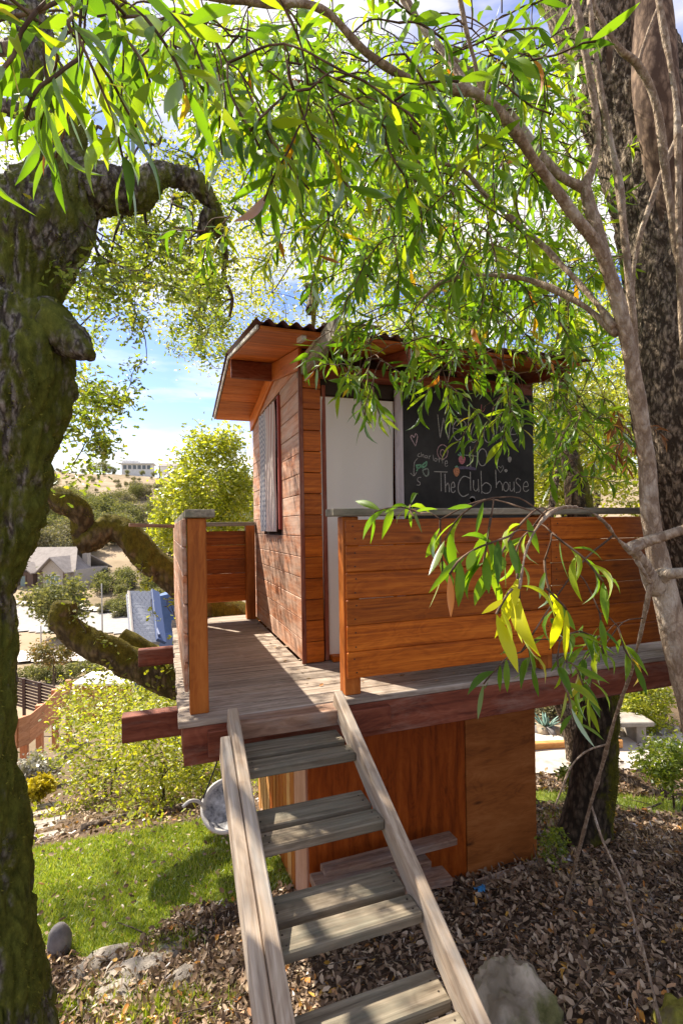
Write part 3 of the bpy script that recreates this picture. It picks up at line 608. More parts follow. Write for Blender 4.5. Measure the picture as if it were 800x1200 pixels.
for pts in (((590, 465), (625, 490), (660, 465)), ((610, 445), (628, 485), (650, 448))): writing('chalk_leaf', [PL(Z1, *pts)], C_G, .012)
writing('chalk_leaf', [PL(Z1, (560, 605), (578, 590), (592, 607))], C_G, .010)
writing('chalk_leaf', [PL(Z1, (150, 585), (200, 575), (190, 605), (155, 600)), PL(Z1, (200, 600), (240, 560), (265, 545), (255, 585), (215, 605)), PL(Z1, (180, 600), (160, 640))], C_G, .012)
writing('chalk_strawberry', [PL(Z1, (220, 630), (275, 615), (282, 670), (262, 692), (235, 670), (222, 630))], chalk('dull_green_chalk', (.3, .36, .3)), .010)
writing('chalk_smudge', [PL(Z1, (590, 605), (700, 608), (780, 620))], chalk('violet_chalk', (.16, .13, .2)), .02)
writing('chalk_curl', [PL(Z2, (205, 120), (205, 180), (225, 185), (240, 155))], C_P, .005)

# ------------------------------------------------------------------ deck
deck = thing('deck', 'raised grey plank deck with red stained rim joists around the clubhouse', 'deck', (1.7, 3.6, -1.2))
EDGE_Y = 2.47; DX0, DX1 = .06, 3.62
y = EDGE_Y
while y < HY1 + .02:
    full = y + .14 < HY0 + .0
    x1 = DX1 if y < 3.3 else HX0 - .01
    if y < 3.3: 
        if 2.9 < y < 3.3 and y + .135 > HY0 - .004: x1 = DX1
        board('deck_board', (DX0 - random.uniform(0, .012), y + .068, DZ - .0165), (x1, y + .068, DZ - .0165), .1345, .033, W_DECK, deck, (0, 0, 1), .004)
    else: board('deck_board', (DX0 - random.uniform(0, .012), y + .068, DZ - .0165), (x1, y + .068, DZ - .0165), .1345, .033, W_DECK, deck, (0, 0, 1), .004)
    y += .1397
DT = DZ - .034
board('rim_joist', (DX0 + .01, EDGE_Y + .022, DT - .09), (3.78, EDGE_Y + .022, DT - .09), .178, .038, W_RED, deck, (0, 1, 0))
board('ledger', (DX0 + .12, EDGE_Y - .018, DT - .078), (1.12, EDGE_Y - .018, DT - .078), .12, .038, W_RED, deck, (0, 1, 0))
board('side_joist', (DX0 + .024, EDGE_Y + .045, DT - .07), (DX0 + .024, HY1, DT - .07), .138, .036, W_RED, deck, (1, 0, 0))
for yy, x0 in ((2.78, -.215), (4.25, -.205)):
    board('beam', (x0, yy, DT - .068), (3.6 if yy < 3 else .82, yy, DT - .068), .085, .13, W_RED, deck, (0, 0, 1), .004)
for u in (.5, .84, 1.35, 2.75, 3.2): board('joist', (u, EDGE_Y + .046, DT - .157), (u, 3.16 if u > .86 else HY1, DT - .157), .038, .045, W_RED, deck, (0, 0, 1))
board('stair_tread_nosing', (.30, EDGE_Y - .062, DZ - .040), (.845, EDGE_Y - .062, DZ - .040), .115, .075, W_OLD, deck, (0, 0, 1))

# railings: posts, six boards, cap
def rail(label, posts, bd, cap, group=None):
    t = thing('railing', label, 'railing', posts[0][0])
    for p, h in posts: board('post', p, (p[0], p[1], h), .089, .089, W_POST, t, (0, 1, 0), .005)
    for a, b_, wd, nrm, mat in bd: board('rail_board', a, b_, wd, .02, mat, t, nrm, .0058, .0016)
    board('cap', cap[0], cap[1], .14, .04, W_CAP, t, (0, 0, 1), .004)
    return t
CT = .052
fb = []
zt = .034
for i in range(6):
    zc = zt - PITCH * (i + .5)
    fb.append(((.893, EDGE_Y + .008, zc), (2.22, EDGE_Y + .008, zc), PITCH - .0015, (0, 1, 0), W_FRONT)); fb.append(((2.224, EDGE_Y + .008, zc), (3.42, EDGE_Y + .008, zc), PITCH - .0015, (0, 1, 0), W_FRONT))
frail = rail('plank railing across the deck front below the chalkboard', [((.94, 2.565, DZ), .05), ((2.22, 2.565, DZ), .05), ((3.36, 2.565, DZ), .05)], fb, ((.83, 2.55, CT + .02), (3.46, 2.55, CT + .02)))
M_NAIL = plain('dark_nail', (.05, .035, .03), .5, .6); _nm = None
def nail(p, nrm, parent, r_=.0045):
    global _nm
    if _nm is None:
        bm = bmesh.new(); bmesh.ops.create_cone(bm, cap_ends=True, segments=8, radius1=1, radius2=.8, depth=.6); _nm = bpy.data.meshes.new('nail'); bm.to_mesh(_nm); bm.free(); _nm.materials.append(M_NAIL)
    M = Vector(nrm).to_track_quat('Z', 'Y').to_matrix().to_4x4() @ Matrix.Scale(r_, 4); M.translation = Vector(p); return ob('nail', _nm, None, parent, M)
for i in range(6):
    for u in (.94, 2.19, 2.26, 3.36):
        for dz_ in (.035, -.035): nail((u + random.gauss(0, .004), EDGE_Y - .003, zt - PITCH * (i + .5) + dz_ + random.gauss(0, .004)), (0, -1, 0), frail)
lb = []
for i in range(6):
    zc = zt + .016 - PITCH * (i + .5); lb.append(((.092, 2.545, zc), (.092, HY1 - .05, zc - .01), PITCH - .0015, (1, 0, 0), W_WALL))
rail('plank railing along the open side of the deck with a thick post by the stairs', [((.150, 2.585, DZ), .05), ((.150, 4.98, DZ), .04)], lb, ((.165, 2.52, CT + .02), (.165, HY1, CT + .005)))
bb = []
for i in range(5): zc = -.03 - PITCH * (i + .5); bb.append(((.21, HY1 - .06, zc), (.80, HY1 - .06, zc), PITCH - .0015, (0, 1, 0), W_FRONT))
rail('short plank railing closing the far end of the side deck', [((.80, HY1 - .10, DZ), .02)], bb, ((.24, HY1 - .07, .036), (.85, HY1 - .07, .036)))
stick = board('rail_pole', (-.26, 4.30, .035), (.081, 4.38, .02), .035, .028, W_OLD, None, (0, 0, 1)); tag(stick, 'thin brown pole sticking out sideways past the railing toward the mossy limb', 'pole')

# ------------------------------------------------------------------ base box under the house
base = thing('storage_base', 'tall orange plywood base box under the clubhouse', 'plywood base', (1.78, 4.1, -2.65))
BT = DT - .006
def gzf(x, y): return float(gz(x, y))
board('plywood_panel', (1.46, HY0, -2.72), (1.46, HY0, BT), 1.19, .018, W_PLYV, base, (0, 1, 0), .002)
board('plywood_panel', (2.06, HY0 - .003, (BT - 2.72) / 2), (2.685, HY0 - .003, (BT - 2.72) / 2), abs(BT + 2.72), .018, W_PLYH, base, (0, 1, 0), .002)
board('plywood_panel', (HX0, HY0 + .012 + .16, -2.72), (HX0, HY0 + .012 + .16, BT), .32, .018, W_PINK, base, (1, 0, 0), .002)
for yy, mt in ((3.61, W_POST), (3.735, W_PINE), (3.86, W_POST), (3.985, W_PLYV), (4.12, W_PLYV), (4.26, W_POST), (4.40, W_PLYV), (4.55, W_PINE), (4.70, W_PINE), (4.85, W_PINE), (5.0, W_PINE)):
    board('plank', (HX0 + .004, yy, -2.8), (HX0 + .004, yy, BT), .115, .02, mt, base, (1, 0, 0), .003)
board('plywood_panel', (2.685, HY0 + .02, (BT - 2.72) / 2), (2.685, HY1, (BT - 2.72) / 2), abs(BT + 2.72), .018, W_PLYH, base, (1, 0, 0), .002)
board('plywood_panel', (HX0 + .03, HY1 - .02, (BT - 2.85) / 2), (2.67, HY1 - .02, (BT - 2.85) / 2), abs(BT + 2.85), .018, W_PLYH, base, (0, 1, 0), .002)
board('corner_post', (HX0 + .055, HY0 + .06, -2.72), (HX0 + .055, HY0 + .06, BT), .085, .085, W_OLD, base, (0, 1, 0))

# ------------------------------------------------------------------ stairs
st = thing('stairs', 'weathered open wooden stairs leading up to the deck, two boards per step', 'stairs', (.55, .4, -1.95))
RUN, RISE = .302, .138
for i in range(7):
    f = 2.09 - RUN * i; zt_ = -1.008 - RISE * i
    if zt_ < gzf(.55, f) + .02: break
    board('tread', (.31, f + .052, zt_ - .019), (.79, f + .052, zt_ - .019), .098, .038, W_STEP, st, (0, .02, 1), .005, .004)
    board('tread', (.31, f + (.212 if i == 0 else .192), zt_ - .019), (.79, f + (.212 if i == 0 else .192), zt_ - .019), .135 if i == 0 else .118, .038, W_STEP, st, (0, -.02, 1), .005, .004)
for i in range(5):
    for u in (.335, .765):
        for off in (.03, .075, .17, .21): nail((u + random.gauss(0, .004), 2.09 - RUN * i + off, -1.008 - RISE * i + .0005), (0, 0, 1), st, .004)
sd = Vector((0, -RUN, -RISE)).normalized(); sn = Vector((0, -RISE, RUN)).normalized()
def stringer(x, th, top, w_, off, mat, L=2.35):
    p0 = Vector((x, top, -1.008 + (top - 2.09) / RUN * RISE)) + sn * off; return board('stringer', p0, p0 + sd * L, w_, th, mat, st, (1, 0, 0), .005)
stringer(.288, .046, 2.395, .112, -.02, W_STRG); stringer(.812, .042, 2.41, .112, -.016, W_STRG); stringer(.241, .044, 2.27, .14, -.058, W_STRG, 2.15)

# ================================================================== trees close by
def P4(px, py, d, rpx): p = at(px, py, d); return (p.x, p.y, p.z, rpx * d / FPX)
def fuzz(name, base_obj, n_, size, mat, parent, cond=None):
    """moss tufts standing off a bark surface"""
    me = base_obj.data; me.calc_loop_triangles(); co = np.zeros(len(me.vertices) * 3, np.float32); me.vertices.foreach_get('co', co); co = co.reshape(-1, 3)
    tri = np.zeros(len(me.loop_triangles) * 3, np.int32); me.loop_triangles.foreach_get('vertices', tri); tri = tri.reshape(-1, 3)
    a, b_, c = co[tri[:, 0]], co[tri[:, 1]], co[tri[:, 2]]; cr_ = np.cross(b_ - a, c - a); ar = np.linalg.norm(cr_, axis=1); nr = cr_ / np.maximum(ar[:, None], 1e-9)
    idx = np.random.choice(len(tri), n_, p=ar / ar.sum()); r1 = np.sqrt(np.random.rand(n_, 1)); r2 = np.random.rand(n_, 1)
    p = a[idx] * (1 - r1) + b_[idx] * (r1 * (1 - r2)) + c[idx] * (r1 * r2); nn = nr[idx]
    if cond is not None: k_ = cond(p, nn); p, nn = p[k_], nn[k_]
    D = nn * .55 + np.random.normal(0, .55, nn.shape) + np.array([0, 0, -.25]); 
    return leaves(name, 'blade', frames(D, nn + np.random.normal(0, .4, nn.shape), size * np.random.uniform(.5, 1.3, len(p)), p - nn * .002, np.full(len(p), .35)), mat, parent)
def noise01(p, f): return np.array([noise.noise(Vector(q) * f) for q in p])

# ---- the mossy oak by the camera's left
oak = thing('oak_tree', 'thick moss covered oak trunk with one heavy limb reaching toward the clubhouse roof', 'tree', gp(-.72, 2.55, -.05))
def od(q, r):
    s_ = Vector((q.x, q.y, q.z * .28)); f1 = abs(noise.noise(s_ * 24)); f2 = abs(noise.noise(s_ * 43 + Vector((3, 1, 7)))); f3 = noise.noise(q * 90)
    return .045 * noise.noise(Vector((q.x, q.y, q.z * .45)) * 5) + .026 * min(f1 * 2.2, 1) + .010 * min(f2 * 2.2, 1) - .02 + .004 * f3
tb = at(2, 1200, 2.2); b0 = gp(tb.x - .02, tb.y, -.25)
trunk = tube('trunk', [(b0.x - .06, b0.y, b0.z, .28), P4(-6, 1225, 2.2, 58), P4(-20, 1110, 2.2, 54), P4(-32, 1000, 2.2, 54), P4(-46, 860, 2.2, 55), P4(-46, 720, 2.2, 56), P4(-32, 650, 2.2, 57), P4(-10, 580, 2.2, 57), P4(8, 500, 2.22, 57), P4(20, 420, 2.25, 58), P4(14, 340, 2.28, 51), P4(46, 270, 2.32, 54), P4(66, 220, 2.38, 38), P4(72, 172, 2.45, 27), P4(64, 112, 2.55, 23), P4(35, 40, 2.7, 22), P4(25, -60, 2.9, 18)], BARK_OAK, oak, 150, 26, od)
knob = tube('knob', [P4(55, 385, 2.25, 34), P4(80, 396, 2.2, 22), P4(96, 408, 2.17, 13), P4(106, 416, 2.15, 8)], BARK_OAK, oak, 24, 6, bark_disp(.02, 12, .014, 34))
limb = tube('limb', [P4(58, 232, 2.36, 34), P4(95, 222, 2.38, 30), P4(130, 224, 2.42, 25), P4(160, 222, 2.46, 20), P4(188, 206, 2.5, 14), P4(214, 208, 2.56, 12), P4(238, 224, 2.62, 10), P4(252, 246, 2.68, 8), P4(256, 272, 2.75, 6)], BARK_OAK, oak, 60, 16, bark_disp(.022, 9, .016, 30))
tube('limb', [P4(246, 245, 2.64, 7), P4(240, 262, 2.66, 8), P4(234, 276, 2.68, 6), P4(231, 285, 2.7, 3)], BARK_OAK, oak, 30, 8, bark_disp(.03, 14, .014, 34))
tube('limb', [P4(40, 255, 2.35, 12), P4(15, 240, 2.35, 9), P4(-15, 234, 2.35, 8), P4(-60, 220, 2.35, 7)], BARK_OAK, oak, 20, 6, bark_disp(.01, 9, .006, 30))
tube('limb', [P4(55, 142, 2.5, 10), P4(20, 128, 2.55, 9), P4(-20, 122, 2.6, 8)], BARK_OAK, oak, 20, 6, bark_disp(.01, 9, .006, 30))
def moss_ok(p, nn): return (noise01(p * np.array([1, 1, .6]), 9) + .3 * (nn @ np.array([.75, -.3, .1]))) > .16
fuzz('moss', trunk, 36000, .013, MOSSM, oak, moss_ok); fuzz('moss', limb, 6000, .011, MOSSM, oak, moss_ok)
TW = Tubes()
def walk(start, d, L, r, droop, steps=7, wob=.35):
    p = Vector(start); d = Vector(d).normalized(); pts = [(*p, r)]
    for i in range(steps):
        d = (d + Vector([random.gauss(0, wob) for _ in '123']) + Vector((0, 0, -droop))).normalized(); p = p + d * (L / steps); pts.append((*p, max(r * (1 - .8 * (i + 1) / steps), .002)))
    return pts
OAKC = []                                          # leaf cluster centres
def hang(start, d, L, r, droop, level=0):
    pts = walk(start, d, L, r, droop); TW.add(pts, 3, 5)
    for i in range(2, len(pts)):
        q = Vector(pts[i][:3])
        if level < 2 and random.random() < (.62 if level == 0 else .4):
            hang(q, (random.gauss(0, 1), random.gauss(0, 1), random.gauss(-.2, .6)), L * random.uniform(.25, .5), pts[i][3] * .7, droop * .6, level + 1)
        if level > 0 or i > 4: OAKC.append(q + Vector([random.gauss(0, .02) for _ in '123']))
main = [P4(256, 268, 2.74, 6), P4(264, 300, 3.3, 4), P4(262, 325, 4.0, 3), P4(272, 350, 4.6, 2.2), P4(268, 375, 5.2, 1.6)]; TW.add(main, 5, 7)
for i in range(12):
    q = main[1 + i % 4]; hang(q[:3], (random.gauss(-.6, .6), random.gauss(.3, .6), random.gauss(-.1, .5)), random.uniform(.4, .75), .008, .10)
for px, py, d, L in ((115, 232, 2.6, .9), (130, 235, 2.8, 1.1), (150, 235, 2.7, 1.0), (175, 225, 2.9, 1.0), (100, 245, 2.9, 1.0), (200, 230, 2.8, .8), (150, 180, 3.2, .9), (185, 160, 3.4, .8), (220, 180, 3.3, .7), (110, 150, 3.2, .7), (140, 250, 3.3, 1.0), (120, 290, 3.4, .7), (200, 260, 3.3, .8), (85, 460, 3.0, .4), (95, 480, 3.1, .35), (85, 500, 3.2, .35)):
    for j in range(1): hang(at(px + random.gauss(0, 8), py, d), (random.gauss(.25, .5), random.gauss(0, .5), -.5), L * random.uniform(.7, 1.0), .011 if py < 400 else .005, .16)
def crown(cen, rad, ncl, root, r0=.02, parentTW=None, droop=.0, seed=1, shell=.35):
    """cluster centres in an ellipsoid, joined to a root point by bent twigs"""
    cs = []
    for i in range(ncl):
        while True:
            v = Vector([random.uniform(-1, 1) for _ in '123'])
            if shell < v.length < 1: break
        c = Vector((cen[0] + v.x * rad[0], cen[1] + v.y * rad[1], cen[2] + v.z * rad[2])); cs.append(c)
    ctr = Vector(cen); order = sorted(cs, key=lambda c: (c - Vector(root)).length); nodes = [Vector(root), (Vector(root) + ctr) / 2]
    if parentTW is not None:
        parentTW.add([(*nodes[0], r0), (*((nodes[0] * .5 + nodes[1] * .5) + Vector((.08, .05, .05))), r0 * .8), (*nodes[1], r0 * .6)], 4, 6)
        for c in order:
            nb = min(nodes[-60:], key=lambda q: (q - c).length); L = (nb - c).length; rr = min(r0 * .5, .004 + .006 * L)
            md = (nb + c) / 2 + Vector([random.gauss(0, .12 * L) for _ in '123']) + Vector((0, 0, .08 * L)); parentTW.add([(*nb, rr), (*md, rr * .7), (*c, rr * .35)], 3, 4); nodes.append(c)
    return cs
cs1 = crown((-1.7, 5.0, 3.9), (1.9, 1.6, 1.1), 110, at(35, 40, 2.7), .06, TW)
cs2 = crown((-4.9, 8.8, 4.6), (2.6, 2.6, 1.2), 85, at(-20, 120, 2.6), .06, TW)  # unseen part of the crown, added left of frame to dapple the lawn
cs3 = crown(at(95, 500, 3.6), (.30, .35, .42), 26, at(30, 470, 2.3), .015, TW)
cs4 = crown((-.95, 6.3, 2.5), (.8, .8, .65), 30, at(58, 232, 2.36), .03, TW); cs5 = crown((-2.4, 7.6, 2.3), (1.1, 1.1, .8), 44, at(-15, 234, 2.35), .04, TW)  # clumps added toward the sun to dapple wall and lawn
TW.build('twigs', BARK_OLDT, oak)
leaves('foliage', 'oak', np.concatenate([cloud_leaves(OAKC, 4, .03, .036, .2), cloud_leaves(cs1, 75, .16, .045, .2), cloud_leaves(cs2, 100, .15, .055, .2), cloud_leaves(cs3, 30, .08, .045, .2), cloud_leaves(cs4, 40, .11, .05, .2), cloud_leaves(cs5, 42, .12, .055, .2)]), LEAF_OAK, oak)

# ---- oak standing behind the house: its limbs run out under and past the deck
oak2 = thing('oak_tree', 'oak behind the clubhouse with two mossy crooked limbs past the side railing', 'tree', gp(1.45, 6.0, -.05))
tb = gp(1.45, 6.0, -.2)
tr2 = tube('trunk', [(*tb, .30), (1.42, 6.0, -1.6, .24), (1.35, 6.05, -.4, .21), (1.6, 6.4, .9, .12), (2.0, 6.9, 2.2, .05), (2.2, 7.3, 3.8, .03)], BARK_LIMB, oak2, 24, 8, bark_disp(.03, 5, .012, 22))
ld = bark_disp(.03, 6, .022, 16)
la = tube('limb', [(1.38, 6.02, -.9, .17), P4(300, 730, 5.5, 20), P4(250, 712, 5.4, 19), P4(205, 678, 5.35, 17), P4(172, 652, 5.3, 16), P4(150, 628, 5.25, 16), P4(128, 620, 5.2, 15), P4(106, 632, 5.1, 14), P4(90, 640, 5.05, 11)], BARK_LIMB, oak2, 30, 10, ld)
lA2 = tube('limb', [P4(98, 636, 5.1, 12), P4(94, 625, 5.08, 12), P4(96, 610, 5.05, 12), P4(90, 596, 5.0, 13), P4(70, 588, 4.95, 13), P4(40, 575, 4.9, 12), P4(0, 560, 4.85, 11)], BARK_LIMB, oak2, 26, 8, ld)
lb_ = tube('limb', [(1.35, 6.0, -1.7, .17), P4(300, 815, 5.4, 20), P4(250, 808, 5.2, 20), P4(200, 796, 5.0, 19), P4(160, 780, 4.9, 18), P4(125, 762, 4.8, 17), P4(95, 748, 4.75, 16), P4(76, 728, 4.7, 15), P4(76, 714, 4.7, 14), P4(77, 706, 4.7, 11)], BARK_LIMB, oak2, 30, 10, ld)
tube('limb', [P4(78, 738, 4.7, 9), P4(66, 733, 4.65, 8), P4(61, 729, 4.62, 6)], BARK_LIMB, oak2, 18, 5, bark_disp(.015, 8, .006, 26))
tube('limb', [P4(215, 790, 5.3, 12), P4(180, 768, 5.3, 11), P4(155, 752, 5.3, 10), P4(143, 744, 5.3, 8)], BARK_LIMB, oak2, 18, 6, bark_disp(.015, 8, .006, 26))
MOSSY = leafmat('golden_moss', [(0, G(.05, .045, .008)), (.6, G(.14, .12, .014)), (1, G(.28, .23, .02))], .2, .02, 1.0)
for o_ in (la, lA2, lb_): fuzz('moss', o_, 5000, .016, MOSSY, oak2, lambda p, nn: (noise01(p, 5) + .8 * nn[:, 2]) > .15)
T2 = Tubes(); SPR = []
for i in range(26):
    px, py, d_ = random.choice(((200, 790, 5.0), (185, 786, 4.95), (165, 775, 4.9), (150, 775, 4.9), (170, 655, 5.3), (190, 668, 5.3), (200, 715, 5.3), (196, 706, 5.3), (110, 750, 4.8))); w_ = walk(at(px + random.gauss(0, 8), py - 4, d_ - .1), (random.gauss(.2, .7), random.gauss(-.3, .5), random.gauss(.1, .7)), random.uniform(.2, .5), .006, .08, 5); T2.add(w_, 2, 4)
    for q in w_[2:]: SPR.append(Vector(q[:3]))
ca = crown((2.1, 7.6, 4.2), (2.9, 1.7, 1.9), 140, (2.1, 7.2, 3.2), .08, T2); cb_ = crown((4.6, 8.2, 3.6), (1.6, 1.5, 1.8), 60, (2.3, 7.2, 3.0), .06, T2)
T2.build('twigs', BARK_OLDT, oak2)
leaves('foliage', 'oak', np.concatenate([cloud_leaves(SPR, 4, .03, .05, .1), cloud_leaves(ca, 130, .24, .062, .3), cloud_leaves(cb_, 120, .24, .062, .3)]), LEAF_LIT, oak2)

# ---- the big plated trunk on the right
big = thing('oak_tree', 'massive tree trunk with deeply furrowed plated bark behind the slender stems', 'tree', gp(2.95, 1.55, -.05))
gb = at(985, 900, 3.0); bz = gp(gb.x, gb.y, -.2)
bd_ = bark_disp(.03, 3.5, .028, 17, .3)
tube('trunk', [(*bz, .46), (gb.x - .02, gb.y, -1.9, .40), P4(905, 780, 2.95, 70), P4(858, 650, 2.9, 64), P4(816, 490, 2.9, 64), P4(804, 350, 2.92, 60), P4(784, 240, 2.95, 57), P4(762, 160, 3.0, 54), P4(728, 80, 3.05, 52), P4(696, 0, 3.1, 48), P4(655, -90, 3.2, 42)], BARK_BIG, big, 84, 20, bd_)
tube('trunk', [P4(812, 400, 2.98, 14), P4(802, 310, 2.84, 26), P4(787, 215, 2.76, 25), P4(770, 120, 2.7, 23), P4(764, 40, 2.75, 22), P4(755, -50, 2.8, 20)], BARK_TWIG, big, 28, 8, bark_disp(.012, 6, .004, 30))
tube('trunk', [P4(752, 190, 3.02, 12), P4(737, 120, 2.92, 20), P4(722, 50, 2.9, 18), P4(722, -30, 2.95, 16)], BARK_TWIG, big, 24, 6, bark_disp(.012, 6, .005, 30))

# ---- mossy trunk rising just behind the deck on the right, and the thin leaning one
mt = thing('oak_tree', 'dark mossy tree trunk standing under the deck edge beside the base box', 'tree', gp(3.36, 3.36))
mb = ground_hit(690, 985)[0]; mdp = mb.dot(fw)
mtr = tube('trunk', [(mb.x - .05, mb.y, mb.z - .15, .26), P4(688, 965, mdp, 27.4), P4(694, 920, mdp, 23.6), P4(698, 870, mdp, 22.8), P4(702, 820, mdp, 21.3), P4(700, 790, mdp, 20.5), P4(692, 700, mdp + .1, 18.2), P4(680, 600, mdp + .3, 14.4), P4(668, 540, mdp + .5, 10.6), P4(655, 450, mdp + .9, 7.6), P4(660, 350, mdp + 1.2, 5.3)], BARK_DARK, mt, 36, 12, bark_disp(.03, 5, .012, 24))
fuzz('moss', mtr, 7000, .022, MOSSY, mt, lambda p, nn: (noise01(p, 5) + .8 * (nn @ np.array([.8, -.3, .2]))) > .25)
T4 = Tubes(); cm_ = crown(at(690, 480, mdp + 2.2), (1.1, 1.2, 1.0), 60, at(660, 450, mdp + .9), .03, T4); T4.build('twigs', BARK_OLDT, mt)
leaves('foliage', 'oak', cloud_leaves(cm_, 70, .17, .055, .3), LEAF_LIT, mt)
sl = thing('slim_tree', 'slim grey leaning trunk beyond the path edging', 'tree', gp(3.9, 4.45))
sb = ground_hit(676, 893)[0]; sdp = sb.dot(fw)
tube('trunk', [(sb.x, sb.y, sb.z - .1, .11), P4(672, 870, sdp, 10), P4(664, 840, sdp, 9), P4(648, 805, sdp, 8), P4(640, 770, sdp, 7), P4(635, 700, sdp + .2, 5.5), P4(645, 600, sdp + .4, 4), P4(660, 520, sdp + .6, 3)], BARK_BIG, sl, 14, 6, bark_disp(.008, 9, .003, 30))
T5 = Tubes(); c5 = crown(at(670, 500, sdp + 1.2), (.8, .8, .8), 30, at(660, 520, sdp + .6), .012, T5); T5.build('twigs', BARK_OLDT, sl)
leaves('foliage', 'oak', cloud_leaves(c5, 60, .16, .055, .3), LEAF_LIT, sl)

# ---- the slender bay with its curtain of long leaves
bay = thing('bay_tree', 'slender smooth barked bay tree with long narrow leaves hanging over the railing', 'tree', gp(1.75, .55, -.02))
bs = bark_disp(.004, 14, .0015, 40, .6)
STEMS = [
 [P4(845, 1000, 1.35, 28), P4(818, 850, 1.33, 25), P4(794, 760, 1.32, 22), P4(778, 690, 1.31, 20), P4(763, 610, 1.30, 15), P4(756, 530, 1.30, 14), P4(742, 440, 1.28, 12.5), P4(726, 360, 1.27, 11), P4(703, 295, 1.25, 9.5), P4(668, 245, 1.22, 10), P4(632, 196, 1.18, 9), P4(600, 150, 1.14, 8.5), P4(566, 113, 1.1, 8), P4(530, 104, 1.07, 7.5), P4(480, 92, 1.03, 7), P4(430, 62, 1.0, 7), P4(376, 10, .96, 6.5), P4(300, 2, .94, 6), P4(200, -10, .9, 5)],
 [P4(728, 362, 1.28, 11), P4(712, 315, 1.33, 11), P4(700, 270, 1.36, 11), P4(686, 222, 1.38, 9), P4(694, 195, 1.38, 6.5), P4(700, 155, 1.38, 6), P4(690, 85, 1.38, 6), P4(676, 10, 1.38, 6), P4(668, -50, 1.4, 5)],
 [P4(686, 222, 1.38, 8), P4(650, 200, 1.4, 8), P4(610, 150, 1.42, 7), P4(575, 105, 1.44, 6), P4(520, 60, 1.45, 6), P4(480, 10, 1.45, 6), P4(455, -40, 1.45, 5)],
 [P4(565, 112, 1.1, 5), P4(555, 70, 1.08, 4), P4(545, 30, 1.06, 4), P4(535, -20, 1.05, 3.5)],
 [P4(560, 118, 1.11, 6), P4(530, 75, 1.16, 5), P4(495, 30, 1.2, 4.5), P4(470, -15, 1.22, 4)],
 [P4(815, 420, 1.75, 7), P4(796, 310, 1.72, 6), P4(784, 234, 1.7, 7), P4(769, 125, 1.68, 7), P4(747, 76, 1.66, 6.5), P4(725, 56, 1.64, 5), P4(697, 9, 1.62, 4.5), P4(680, -40, 1.6, 4)],
 [P4(747, 76, 1.66, 4), P4(758, 40, 1.66, 3), P4(775, 0, 1.66, 3)],
 [P4(800, 420, 1.6, 5), P4(795, 266, 1.6, 5), P4(792, 125, 1.6, 5), P4(772, 3, 1.6, 4), P4(765, -40, 1.6, 4)],
 [P4(740, 380, 1.9, 4), P4(744, 300, 1.9, 4), P4(769, 219, 1.88, 4), P4(792, 165, 1.86, 4), P4(820, 120, 1.84, 3)],
 [P4(752, 480, 1.5, 5), P4(742, 380, 1.5, 5.5), P4(734, 300, 1.52, 6), P4(724, 210, 1.55, 6), P4(708, 130, 1.56, 5), P4(698, 70, 1.57, 4), P4(690, 0, 1.58, 4)],
 [P4(720, 384, 1.28, 6), P4(690, 345, 1.36, 5), P4(640, 292, 1.45, 5), P4(572, 232, 1.5, 4.5), P4(536, 196, 1.52, 3), P4(460, 186, 1.5, 2.2), P4(404, 170, 1.5, 1.8), P4(330, 130, 1.45, 1.4)],
 [P4(722, 392, 1.28, 6), P4(680, 356, 1.38, 5), P4(620, 328, 1.48, 4), P4(560, 322, 1.55, 3), P4(520, 330, 1.6, 2.4), P4(496, 350, 1.62, 1.6), P4(470, 385, 1.64, 1)],
 [P4(772, 676, 1.31, 16), P4(785, 672, 1.25, 11), P4(830, 670, 1.2, 9)],
 [P4(820, 612, 1.12, 8), P4(790, 624, 1.14, 8.5), P4(760, 634, 1.16, 9.5), P4(740, 642, 1.17, 10), P4(733, 646, 1.175, 8)],
 [P4(768, 690, 1.3, 16), P4(756, 665, 1.24, 10), P4(745, 648, 1.19, 8), P4(738, 642, 1.17, 6)],
 [P4(736, 644, 1.16, 3.2), P4(722, 630, 1.1, 2.6), P4(708, 612, 1.03, 2.3), P4(688, 598, .95, 2.2), P4(664, 594, .88, 2), P4(640, 605, .83, 2), P4(618, 640, .80, 2.2), P4(608, 690, .78, 2.4)],
 [P4(745, 655, 1.2, 4), P4(762, 684, 1.22, 3.5)],
 [P4(762, 684, 1.22, 4), P4(752, 735, 1.3, 3.2), P4(738, 790, 1.5, 3.2), P4(718, 850, 1.75, 3.2), P4(703, 905, 2.0, 3.2), P4(690, 950, 2.2, 3), P4(675, 1010, 2.45, 2.6), P4(662, 1062, 2.75, 2.4)],
 [P4(693, 945, 2.18, 2.4), P4(706, 985, 2.15, 2.4), P4(728, 1035, 2.1, 2.4), P4(752, 1110, 2.05, 2.6), P4(772, 1195, 2.0, 2.8), P4(785, 1260, 1.95, 2.8)],
 [P4(712, 872, 1.85, 2.0), P4(688, 880, 1.88, 1.7), P4(670, 897, 1.9, 1.5), P4(658, 925, 1.92, 1.3), P4(650, 945, 1.94, 1)],
 [P4(760, 300, 1.15, 2), P4(740, 575, 1.2, 2.4), P4(770, 610, 1.18, 2.2)],
]
NODES = []
for sp in STEMS[:-1]:
    sp = [(a[0], a[1], a[2], a[3] * .67) for a in sp]
    tube('stem', sp, BARK_BAY, bay, 16, 7, bs)
    for q in spline(sp, 5): NODES.append(Vector(q[:3]))
TB = Tubes(); NEARL = []; MIDL = []; CROWNL = []; YEL = []; RUST = []
